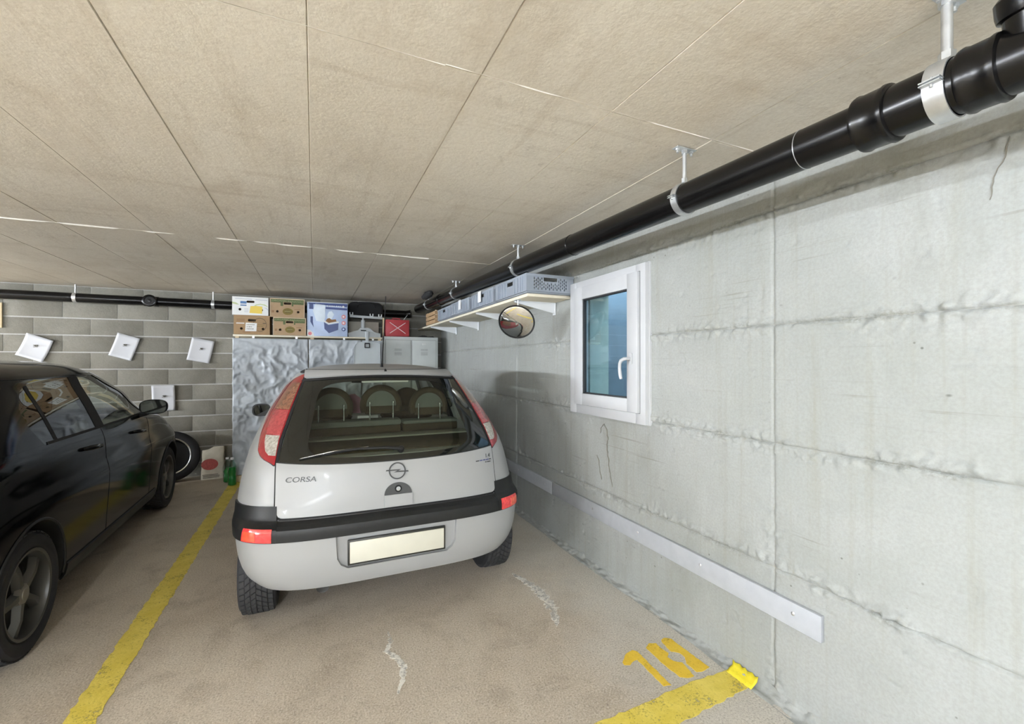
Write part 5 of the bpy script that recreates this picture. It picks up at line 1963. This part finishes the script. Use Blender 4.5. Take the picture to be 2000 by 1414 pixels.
# pillars beside the rear window, under the lamps
lamp_out = tabf([(.90, .47), (.912, .49), (.922, .52), (.94, .558), (.965, .592), (1.025, .63), (1.11, .668), (1.215, .715), (1.30, .70), (1.345, .645), (1.372, .575)])
lamp_in = tabf([(.90, .612), (1.02, .594), (1.175, .545), (1.325, .492), (1.372, .475)])
for sg in (-1, 1):
    def side(f):
        return f
    yD = tabf([(.93, 1.10), (1.36, 1.02)])
    patch(S1, 'rear_pillar', M['silver'], car, (lambda sg: (lambda a, b: (sg * lin(S1.qx(lamp_in(lin(.93, 1.375, b)), lin(.93, 1.375, b)),
          S1.qy(yD(lin(.93, 1.36, b)), lin(.93, 1.375, b)), a if sg > 0 else 1 - a), lin(.93, 1.375, b))))(sg), 40, 30, .002, .03)
    # lamp: red housing with three lenses
    def lampfn(sg, z0, z1, u0, u1, lo=lamp_out, li=lamp_in):
        def f(a, b):
            z = lin(z0, z1, b)
            aa = a if sg > 0 else 1 - a
            si = S1.qx(li(z), z) + .004
            so = max(lo(z), si + .004)
            return sg * lin(lin(si, so, u0(z)), lin(si, so, u1(z)), aa), z
        return f
    lp = patch(S1, 'tail_lamp', M['lens_red'], car, lampfn(sg, .903, 1.370, lambda z: 0, lambda z: 1), 20, 60, .0085, .008)
    one_ = lambda z: 0.03
    inner = tabf([(.93, .10), (.945, .40), (.96, .52), (1.0, .60), (1.10, .63), (1.18, .62), (1.26, .60), (1.33, .50), (1.35, .15)])
    patch(S1, 'lens_clear', M['lens_clear'], lp, lampfn(sg, .945, 1.038, one_, inner), 10, 12, .0105, .003)
    patch(S1, 'lens_stop', M['lens_pink'], lp, lampfn(sg, 1.042, 1.165, one_, inner), 10, 14, .0105, .003)
    patch(S1, 'lens_indicator', M['lens_amber'], lp, lampfn(sg, 1.169, 1.318, one_, inner), 10, 18, .0105, .003)
    # dark joint around the lamp
    patch(S1, 'lamp_joint', M['gap'], car, (lambda sg: (lambda a, b: (sg * (max(lamp_out(lin(.899, 1.376, b)), S1.qx(lamp_in(lin(.899, 1.376, b)), lin(.899, 1.376, b)) + .004)
          + (.008 - .02 * a if sg < 0 else -.012 + .02 * a)), lin(.899, 1.376, b))))(sg), 2, 60, .0045, .004)
    patch(S1, 'tailgate_edge', M['gap'], car, (lambda sg: (lambda a, b: (S1.qx(sg * lamp_in(lin(.90, 1.372, b)) + (a - .55) * .022, lin(.90, 1.372, b)), lin(.90, 1.372, b))))(sg), 3, 40, .0062, .005)
    # side glazing and pillars
    yB0, yB1 = 1.60, 1.70
    qa = lambda z: 2.30
    patch(S1, 'side_window', M['side_glass'], car, (lambda sg: (lambda a, b: (sg * lin(S1.qy(yD(lin(.93, 1.36, b)) - .02, lin(.93, 1.355, b)), S1.qy(yB0 + .01, lin(.93, 1.355, b)), a if sg > 0 else 1 - a), lin(.93, 1.355, b))))(sg), 12, 12, .001, 0)
    patch(S1, 'centre_pillar', M['gap'], car, (lambda sg: (lambda a, b: (sg * lin(S1.qy(yB0, lin(.93, 1.36, b)), S1.qy(yB1, lin(.93, 1.36, b)), a if sg > 0 else 1 - a), lin(.93, 1.36, b))))(sg), 3, 12, .003, .03)
    patch(S1, 'side_window', M['side_glass'], car, (lambda sg: (lambda a, b: (sg * lin(S1.qy(yB1 - .01, lin(.93, 1.355, b)), 2.32, a if sg > 0 else 1 - a), lin(.93, 1.355, b))))(sg), 16, 12, .001, 0)
    patch(S1, 'front_pillar', M['silver'], car, (lambda sg: (lambda a, b: (sg * lin(2.30, 2.46, a if sg > 0 else 1 - a), lin(.925, 1.37, b))))(sg), 6, 16, .003, .035)
    # roof gutter strip
    patch(S1, 'roof_strip', M['gap'], car, (lambda sg: (lambda a, b: (sg * lin(.60, 2.2, a if sg > 0 else 1 - a), lin(1.380, 1.397, b))))(sg), 40, 2, .006, .008)
    # door joints and handle
    for yy in (1.62, 2.72):
        patch(S1, 'door_joint', M['gap'], car, (lambda sg, yy: (lambda a, b: (sg * S1.qy(yy + (a - .5) * .006 * sg, lin(.34, .93, b)), lin(.34, .93, b))))(sg, yy), 1, 20, .0012, .001)
    o = MB().box(-.012, .012, -.09, .09, -.013, .013, .008).build('door_handle', M['black_trim'], car, 40)
    o.location = (sg * .822, 1.82, .80)
    patch(S1, 'side_strip', M['black_trim'], car, (lambda sg: (lambda a, b: (sg * lin(S1.qy(.92, .55), S1.qy(2.66, .55), a if sg > 0 else 1 - a), lin(.53, .59, b))))(sg), 40, 2, .012, .012)
    # door mirror
    m_ = MB()
    pr_ = []
    for k in range(12):
        t = k / 11
        yy = lin(.0, .10, t)
        q = math.sqrt(max(1 - t ** 2.4, .02))
        pr_.append((q, yy))
    vs, fs = [], []
    n = 24
    for q, yy in pr_:
        for i in range(n):
            a = 2 * PI * i / n
            ca_, sa_ = math.cos(a), math.sin(a)
            vs.append((sg * .872 + .075 * q * math.copysign(abs(ca_) ** .7, ca_), 2.20 + yy, 1.015 + .058 * q * math.copysign(abs(sa_) ** .7, sa_)))
    for k in range(len(pr_) - 1):
        for i in range(n):
            fs.append((k * n + i, k * n + (i + 1) % n, (k + 1) * n + (i + 1) % n, (k + 1) * n + i))
    fs.append(tuple(range(n - 1, -1, -1)))
    fs.append(tuple((len(pr_) - 1) * n + i for i in range(n)))
    m_.add(vs, fs)
    mo = m_.build('door_mirror', M['black_trim'], car, 50)
    MB().prism([(x, y) for x, y in rrect(-.062, .062, -.046, .046, .03, 6)], .003, frame_mat((sg * .872, 2.1975, 1.015), (1, -sg * .12, 0), (0, -.22, 1))).build('mirror_glass', M['mirror_dark'], mo, None)
    MB().cyl((sg * .80, 2.26, .99), (sg * .745, 2.30, .965), .022, None, 12).build('mirror_arm', M['black_trim'], mo, 40)
    # headlamps
    patch(S1, 'headlamp', M['lens_clear'], car, (lambda sg: (lambda a, b: (sg * lin(2.42, 2.74, a if sg > 0 else 1 - a), lin(.60, .735, b))))(sg), 14, 8, .004, .004)
patch(S1, 'grille', M['black_trim'], car, lambda a, b: (lin(2.80, 3.20, a), lin(.56, .66, b)), 20, 6, .005, .005)
patch(S1, 'windscreen', M['side_glass'], car, lambda a, b: (lin(2.45, 3.55, a), lin(.93, 1.36, b)), 40, 16, .001, 0)
# roof
zr = [1.355, 1.365, 1.375, 1.385, 1.395, 1.405, 1.415, 1.425, 1.432, 1.438, 1.442]
loft(S1, 'roof', zr, M['silver'], car, 30, 30, 24, False, True)
lip = lambda x: 1.366 - 0.018 * (x / .48) ** 2
sp_ = patch(S1, 'roof_spoiler', M['silver'], car, lambda a, b: (S1.qx(lin(-.478, .478, a), lin(lip(lin(-.478, .478, a)), 1.392, b)), lin(lip(lin(-.478, .478, a)), 1.392, b)), 50, 8, .014, .013)
patch(S1, 'spoiler_joint', M['gap'], sp_, lambda a, b: (S1.qx(lin(-.47, .47, a), 1.3925), 1.3915 + .002 * b), 50, 1, .0148, .002)
patch(S1, 'window_gasket', M['gap'], car, lambda a, b: (S1.qx(lin(-.49, .49, a), zGT(lin(-.49, .49, a))), zGT(lin(-.49, .49, a)) - .010 + .012 * b), 40, 1, .009, .006)
# pale strip behind the top of the glass
p = S1.P(0, 1.335)
MB().box(-.15, .145, p[1] + .016, p[1] + .04, 1.322, 1.344, .004).build('pale_strip', M['label'], car, 30)
# washer nozzle on the lip
MB().cyl((0, .53, 1.396), (0, .545, 1.408), .008, .004, 12).build('washer_jet', M['gap'], car, 40)

# rear wiper
def on_glass(x, z, off):
    s = S1.qx(x, z)
    return Vector(S1.P(s, z) + S1.N(s, z) * off)


wpr = MB().tube([on_glass(.03, .945, .02), on_glass(-.06, .953, .026), on_glass(-.20, .956, .026), on_glass(-.33, .950, .024)], [.011, .009, .007, .005], 10).build('wiper_arm', M['black_trim'], car, 50)
MB().tube([on_glass(-.16, .962, .014), on_glass(-.33, .950, .014), on_glass(-.50, .926, .013)], [.006, .007, .003], 8).build('wiper_blade', M['gap'], wpr, 50)
MB().tube([on_glass(-.15, .964, .022), on_glass(-.33, .952, .026), on_glass(-.49, .929, .019)], [.003, .004, .002], 8).build('blade_spine', M['chrome'], wpr, 50)
MB().lathe(on_glass(.03, .945, .0), tuple(S1.N(S1.qx(.03, .945), .945)), [(.018, 0), (.018, .022), (.012, .03), (0, .031)], 20).build('wiper_cap', M['black_trim'], wpr, 40)

# tailgate grip, lock, emblem, lettering
G0 = surf_frame(S1, .003, .708, .009)
gr_ = MB().prism(ellipse(0, .004, .076, .066, 24, 0, PI, False), .0035, G0).build('grip_recess', M['badge'], gate, 30)
MB().prism([(-.076, -.058), (.076, -.058), (.078, .006), (-.078, .006)], .012, G0).build('grip', M['silver'], gate, 30)
MB().lathe(G0 @ Vector((0, .036, .003)), tuple((G0 @ Vector((0, 0, 1, 0))).xyz) if False else tuple(G0.to_3x3() @ Vector((0, 0, 1))), [(.019, 0), (.019, .004), (.013, .006)], 20).build('lock_ring', M['gap'], gate, 40)
MB().lathe(G0 @ Vector((0, .036, .003)), tuple(G0.to_3x3() @ Vector((0, 0, 1))), [(.012, 0), (.012, .008), (0, .009)], 16).build('lock', M['chrome'], gate, 40)
G1 = surf_frame(S1, .001, .838, .009)
em = MB().lathe(G1 @ Vector((0, 0, .003)), tuple(G1.to_3x3() @ Vector((0, 0, 1))), [(.040, -.003), (.047, -.003), (.047, .003), (.040, .003)], 40, True)
em.prism([(-.063, .002), (-.060, .009), (.020, .007), (.004, -.001), (.060, -.003), (.063, -.010), (-.020, -.008), (.002, .0015)], .006, G1)
em.build('emblem', M['badge'], gate, 30)
G2 = surf_frame(S1, -.490, .832, .0092)
text_mesh('model_lettering', 'CORSA', .038, .003, M['badge'], gate, G2, 'CENTER', 0.12, 1.25)
G3 = surf_frame(S1, .565, .862, .0092)
text_mesh('engine_lettering', '1.4', .034, .002, M['badge'], gate, G3, 'CENTER', 0.2, 1.0)
G4 = surf_frame(S1, .535, .838, .0092)
rr = random.Random(9)
for k, (x0, x1, yy, mt) in enumerate(((-.060, -.035, .003, 'badge'), (-.030, -.010, .003, 'badge_blue'), (-.004, .014, .003, 'badge_blue'), (.018, .040, .003, 'badge_blue'), (.043, .058, .003, 'badge'),
                                  (.010, .020, -.011, 'badge'), (.025, .052, -.011, 'badge'))):
    MB().prism([(x0, yy - .003), (x1, yy - .003), (x1, yy + .003), (x0, yy + .003)], .001, G4).build('small_lettering', M[mt], gate, None)

# aerial, exhaust
MB().cyl((0, .71, 1.405), (0.0, .70, 1.445), .012, .007, 14).build('aerial_base', M['gap'], car, 40)
MB().tube([(0, .70, 1.44), (.008, .655, 1.66), (.014, .62, 1.90)], [.0045, .003, .0022], 8).build('aerial', M['gap'], car, 60)
MB().lathe((-.385, .085, .268), (0, 1, 0), [(.026, .0), (.033, -.002), (.034, .01), (.033, .40), (.026, .40), (.026, .08), (0, .08)], 28).build('exhaust_pipe', M['brass_dark'], car, 40)
MB().box(-.60, .60, .34, 3.3, .225, .286, .02).build('underbody', M['wheel_dark'], car, 30)
for yy in (RW, FW):
    for sg in (-1, 1):
        make_wheel(car, (sg * .712, yy, WR + .0005), WR, WW, sg, 'cover', .185)
    MB().cyl((-.66, yy, WR), (.66, yy, WR), .035, None, 16).build('axle', M['wheel_dark'], car, 40)

# ---- interior seen through the rear window
MB().box(-.60, .60, .22, .66, .931, .938, .002).build('parcel_shelf', M['seat_brown'], car, 30)
MB().box(-.57, .62, .655, .80, .931, .950, .008).build('shelf_lip', M['trim_grey'], car, 30)
for x0, x1, zt in ((-.60, .165, 1.035), (.175, .60, 1.020)):
    sb = MB().box(x0, x1, .88, 1.02, .931, .995, .015).build('seat_back', M['seat_brown'], car, 30)
    MB().box(x0, x1, .865, 1.02, .990, zt, .018).build('seat_top', M['seat_grey'], sb, 40)
for xx, dz in ((-.318, .0), (.025, .012), (.380, -.012)):
    # padded half-round frame with a grey inner cushion
    zc = 1.125 + dz
    yy = .93
    n = 30
    path = [(xx + .125 * math.cos(PI * 1.12 - PI * 1.24 * i / n), yy, zc + .125 * math.sin(PI * 1.12 - PI * 1.24 * i / n)) for i in range(n + 1)]
    hr = MB().tube(path, .026, 12).build('headrest', M['seat_brown'], car, 60)
    MB().prism(ellipse(0, 0, .108, .108, 28, -.05, PI + .05, False), .03, FRONT(xx, yy + .012, zc)).build('cushion', M['seat_grey'], hr, 40)
    MB().box(xx - .115, xx + .115, yy - .015, yy + .02, zc - .065, zc + .002, .012).build('cushion_base', M['seat_brown'], hr, 40)
    for sg in (-1, 1):
        MB().cyl((xx + sg * .083, yy - .032, 1.01), (xx + sg * .083, yy - .032, zc + .015), .0055, None, 10).lathe((xx + sg * .083, yy - .032, zc + .015), (0, 0, 1), [(.009, 0), (.009, .012), (0, .014)], 10).build('post', M['chrome'], hr, 40)
for xx in (-.36, .36):
    fs_ = MB().box(xx - .24, xx + .24, 1.62, 1.74, .931, 1.02, .05).build('front_seat', M['seat_brown'], car, 40)
    MB().prism(ellipse(0, 0, .14, .16, 32, 0, PI, False), .08, FRONT(xx, 1.72, 1.06)).box(xx - .14, xx + .14, 1.64, 1.72, 1.0, 1.065, .01).build('front_headrest', M['seat_brown'], fs_, 40)
o = MB().prism([(-.06, -.05), (.06, -.05), (.05, .06), (.0, .10), (-.07, .09)], .05, FRONT(-.13, 1.30, 1.10)).build('pink_cushion', M['pink'], car, 30)
o = MB().box(-.13, .02, 1.05, 1.09, .95, 1.05, .006).build('child_seat_panel', M['cap_white'], car, 30)
MB().box(-.62, .62, 2.35, 2.75, .931, .99, .03).build('dashboard', M['black_trim'], car, 40)
MB().lathe((-.34, 2.22, 1.0), (0, -1, .45), [(.165, -.012), (.185, -.012), (.185, .012), (.165, .012)], 36, True).build('steering_wheel', M['black_trim'], car, 40)
MB().box(-.10, .10, 2.05, 2.07, 1.255, 1.305, .008).build('interior_mirror', M['gap'], car, 30)

# ------------------------------------------------------------------ dark hatchback
DARK_TAB = [(0.19, 0.12, 3.8, 0.79, 4.0), (0.24, 0.06, 3.88, 0.832, 4.0), (0.32, 0.02, 3.95, 0.848, 4.0), (0.42, 0.0, 3.99, 0.853, 4.0),
            (0.52, 0.0, 4.01, 0.86, 4.0), (0.62, 0.005, 3.94, 0.866, 4.0), (0.7, 0.02, 3.9, 0.868, 3.8), (0.745, 0.03, 3.86, 0.862, 3.6),
            (0.8, 0.045, 3.78, 0.85, 3.5), (0.88, 0.07, 3.62, 0.846, 3.4), (0.94, 0.09, 3.44, 0.838, 3.3), (0.985, 0.115, 3.18, 0.825, 3.2),
            (1.01, 0.14, 3.1, 0.815, 3.2), (1.1, 0.23, 2.92, 0.78, 3.2), (1.2, 0.34, 2.82, 0.738, 3.2), (1.3, 0.45, 2.6, 0.69, 3.2),
            (1.36, 0.52, 2.45, 0.667, 3.1), (1.4, 0.58, 2.32, 0.632, 3.0), (1.425, 0.64, 2.21, 0.597, 3.0), (1.445, 0.74, 2.08, 0.542, 3.0),
            (1.458, 0.86, 1.92, 0.462, 3.0), (1.468, 1.0, 1.73, 0.32, 3.0), (1.472, 1.15, 1.56, 0.12, 3.0)]
DX, DY = -2.12, 2.262
dk = thing('black_hatchback', 'glossy black hatchback with grey alloy wheels parked facing the block wall', 'car', (DX, DY, 0), math.radians(1.25))
S2 = Shell(DARK_TAB, .62, .8, 3.2)
zs = [.19, .21, .24, .28, .32, .37, .42, .47, .52, .57, .62, .66, .70, .725, .745, .77, .80, .84, .88, .91, .94, .965, .985, 1.01]
db = loft(S2, 'body', zs, M['black_paint'], dk)
WR2, WW2 = .302, .20
RW2, FW2 = .71, 3.22
c = MB()
for yy in (RW2, FW2):
    for sg in (-1, 1):
        c.cyl((sg * .55, yy, WR2 + .008), (sg * 1.2, yy, WR2 + .008), .340, None, 56)
cut(db, c, M['wheel_dark'])
loft(S2, 'roof', [1.352, 1.365, 1.38, 1.395, 1.41, 1.42, 1.43, 1.44, 1.45, 1.458, 1.464, 1.468, 1.472], M['black_paint'], dk, 26, 30, 24, False, True)
Z0, ZT = 1.008, 1.362
cD = tabf([(1.0, .92), (1.10, .86), (1.20, .86), (1.30, .98), (1.345, 1.12), (1.37, 1.3)])       # rear edge of the rear side glass
for sg in (-1, 1):
    def two(sg, l, r, z0, z1):
        return lambda a, b: (sg * lin(l(lin(z0, z1, b)), r(lin(z0, z1, b)), a if sg > 0 else 1 - a), lin(z0, z1, b))
    qy = lambda y: (lambda z: S2.qy(y, z))
    patch(S2, 'rear_pillar', M['black_paint'], dk, two(sg, lambda z: S2.qx(.56 - .25 * (z - 1.0), z), lambda z: S2.qy(cD(z), z), Z0, ZT + .005), 40, 24, .003, .03)
    patch(S2, 'rear_side_window', M['dark_glass'], dk, two(sg, lambda z: S2.qy(cD(z) - .02, z), qy(1.585), Z0, ZT), 24, 18, .001, 0)
    patch(S2, 'window_divider', M['gap'], dk, two(sg, lambda z: S2.qy(1.03, z), lambda z: S2.qy(1.06, z), Z0, 1.32), 2, 10, .004, .008)
    patch(S2, 'centre_pillar', M['gap'], dk, two(sg, qy(1.575), qy(1.70), Z0, ZT + .005), 4, 18, .004, .03)
    patch(S2, 'front_side_window', M['side_glass'], dk, two(sg, qy(1.69), lambda z: 2.27, Z0, ZT), 24, 18, .001, 0)
    patch(S2, 'front_pillar', M['black_paint'], dk, two(sg, lambda z: 2.24, lambda z: 2.43, .985, ZT + .012), 6, 20, .005, .04)
    patch(S2, 'roof_rail', M['black_paint'], dk, two(sg, lambda z: .75, lambda z: 2.3, 1.355, 1.372), 40, 2, .006, .02)
    patch(S2, 'waist_strip', M['gap'], dk, two(sg, lambda z: S2.qy(.95, z), lambda z: 2.30, 1.003, 1.018), 40, 2, .006, .008)
    for yy in (1.64, 2.58):
        patch(S2, 'door_joint', M['gap'], dk, two(sg, lambda z, yy=yy: S2.qy(yy - .003, z), lambda z, yy=yy: S2.qy(yy + .003, z), .30, 1.0), 1, 20, .0012, .001)
    patch(S2, 'sill_trim', M['black_trim'], dk, two(sg, qy(1.08), qy(2.78), .215, .30), 30, 3, .010, .01)
    for yy, zz in ((1.42, .905), (2.30, .885)):
        x_ = S2.P(S2.qy(yy, zz), zz)[0]
        h_ = MB().tube([(sg * (x_ - .005), yy - .10, zz + .004), (sg * (x_ + .028), yy - .075, zz + .008), (sg * (x_ + .030), yy + .06, zz), (sg * (x_ - .005), yy + .09, zz - .004)], [.010, .013, .013, .010], 10)
        h_.build('door_handle', M['black_paint'], dk, 60)
    # door mirror
    vs, fs = [], []
    n = 24
    for k in range(12):
        t = k / 11
        q = math.sqrt(max(1 - t ** 2.2, .03))
        for i in range(n):
            a = 2 * PI * i / n
            ca_, sa_ = math.cos(a), math.sin(a)
            vs.append((sg * (.935 - .01 * t) + .098 * q * math.copysign(abs(ca_) ** .75, ca_), 2.355 + .14 * t, 1.078 + .062 * q * math.copysign(abs(sa_) ** .75, sa_)))
    for k in range(11):
        for i in range(n):
            fs.append((k * n + i, k * n + (i + 1) % n, (k + 1) * n + (i + 1) % n, (k + 1) * n + i))
    fs.append(tuple(range(n - 1, -1, -1)))
    fs.append(tuple(11 * n + i for i in range(n)))
    mo = MB().add(vs, fs).build('door_mirror', M['black_paint'], dk, 50)
    MB().prism(rrect(-.085, .085, -.052, .052, .035, 6), .003, FRONT(sg * .935, 2.3535, 1.078)).build('mirror_glass', M['mirror_dark'], mo, None)
    MB().cyl((sg * .875, 2.43, 1.025), (sg * .80, 2.45, 1.0), .022, None, 12).build('mirror_arm', M['gap'], mo, 40)
    patch(S2, 'tail_lamp', M['lens_red'], dk, two(sg, lambda z: .42, lambda z: .60, .765, .90), 16, 10, .005, .005)
    patch(S2, 'headlamp', M['lens_clear'], dk, two(sg, lambda z: 2.40, lambda z: 2.72, .66, .80), 16, 10, .005, .005)
    # wheel arch edge
    for yy in (RW2, FW2):
        pts = []
        for i in range(29):
            a = math.radians(-8 + 196 * i / 28)
            y_, z_ = yy + .345 * math.cos(a), WR2 + .008 + .345 * math.sin(a)
            z_ = max(z_, .20)
            pts.append(Vector(S2.P(S2.qy(y_, z_, sg), z_)) + Vector((sg * .001, 0, 0)))
        MB().tube(pts, .007, 8).build('arch_lip', M['black_trim'], dk, 60)
        make_wheel(dk, (sg * .752, yy, WR2 + .0005), WR2, WW2, sg, 'spokes', .212)
patch(S2, 'rear_window', M['dark_glass'], dk, lambda a, b: (S2.qx(lin(-1, 1, a) * lin(.58, .47, b), lin(Z0, 1.36, b)), lin(Z0, 1.36, b)), 30, 14, .002, 0)
patch(S2, 'windscreen', M['side_glass'], dk, lambda a, b: (lin(2.42, 3.58, a), lin(.985, 1.37, b)), 40, 16, .001, 0)
patch(S2, 'grille', M['black_trim'], dk, lambda a, b: (lin(2.76, 3.24, a), lin(.40, .62, b)), 20, 6, .005, .005)
patch(S2, 'rear_plate', M['plate'], dk, lambda a, b: (S2.qx(lin(-.26, .26, a), lin(.60, .71, b)), lin(.60, .71, b)), 10, 3, .006, .006)
MB().box(-.62, .62, .35, 3.5, .15, .195, .02).build('underbody', M['wheel_dark'], dk, 30)
for yy in (RW2, FW2):
    MB().cyl((-.70, yy, WR2), (.70, yy, WR2), .035, None, 16).build('axle', M['wheel_dark'], dk, 40)
for xx in (-.40, .40):
    fs_ = MB().box(xx - .25, xx + .25, 1.66, 1.80, 1.0105, 1.10, .04).build('front_seat', M['black_fabric'], dk, 40)
    MB().box(xx - .14, xx + .14, 1.67, 1.77, 1.10, 1.26, .04).build('front_headrest', M['black_fabric'], fs_, 40)
rs = MB().box(-.62, .62, .80, .92, 1.0105, 1.08, .03).build('rear_seat', M['black_fabric'], dk, 40)
for xx in (-.42, .42):
    MB().box(xx - .13, xx + .13, .82, .90, 1.08, 1.22, .03).build('rear_headrest', M['black_fabric'], rs, 40)
MB().box(-.66, .66, 2.50, 2.80, 1.0105, 1.05, .03).build('dashboard', M['black_trim'], dk, 40)

# ================================================================== WALL LAMPS (outside the picture)
def tube_lamp(x, y, z, rot, L, label, glow='lamp_glow'):
    """bare tube on a batten fixed to a wall; local +y is the wall normal"""
    t = thing('tube_lamp', label, 'lamp', (x, y, z), rot, 'bare tube lamps on the garage walls')
    MB().box(-L / 2 - .05, L / 2 + .05, .0, .05, -.035, .035, .006).build('batten', M['lamp_body'], t, 30)
    MB().cyl((-L / 2, .085, 0), (L / 2, .085, 0), .019, None, 18).build('tube', M[glow], t, 40)
    for sx in (-L / 2 - .03, L / 2):
        MB().box(sx, sx + .03, .045, .108, -.022, .022, .004).build('lamp_holder', M['lamp_body'], t, 30)


tube_lamp(-5.2, YF, 1.50, 0, 1.5, 'bare tube lamp on the wall across the lane opposite the black car')
tube_lamp(-1.6, YF, 1.50, 0, 1.5, 'bare tube lamp on the wall across the lane opposite the silver car')
tube_lamp(XL, -1.0, 1.95, -PI / 2, 1.5, 'bare tube lamp on the side wall at the end of the lane', 'lamp_mid')
tube_lamp(XL, 1.7, 1.95, -PI / 2, 1.5, 'bare tube lamp on the side wall between the other wall lamps', 'lamp_mid')
tube_lamp(XL, 4.4, 1.98, -PI / 2, 1.5, 'bare tube lamp on the side wall of the far bays', 'lamp_strong')


def ceiling_fill_lamp(x, y, rot, L, label):
    t = thing('tube_lamp', label, 'lamp', (x, y, ZC - .002), rot)
    MB().box(-L / 2 - .05, L / 2 + .05, -.035, .035, -.05, 0, .006).build('batten', M['lamp_body'], t, 30)
    MB().cyl((-L / 2, 0, -.085), (L / 2, 0, -.085), .019, None, 18).build('tube', M['lamp_glow'], t, 40)
    for sx in (-L / 2 - .03, L / 2):
        MB().box(sx, sx + .03, -.022, .022, -.108, -.045, .004).build('lamp_holder', M['lamp_body'], t, 30)


ceiling_fill_lamp(-0.9, -2.2, PI / 2, 1.5, 'added bare tube fill lamp on the ceiling over the lane behind the parked cars')  # added out of view to brighten the floor between the cars
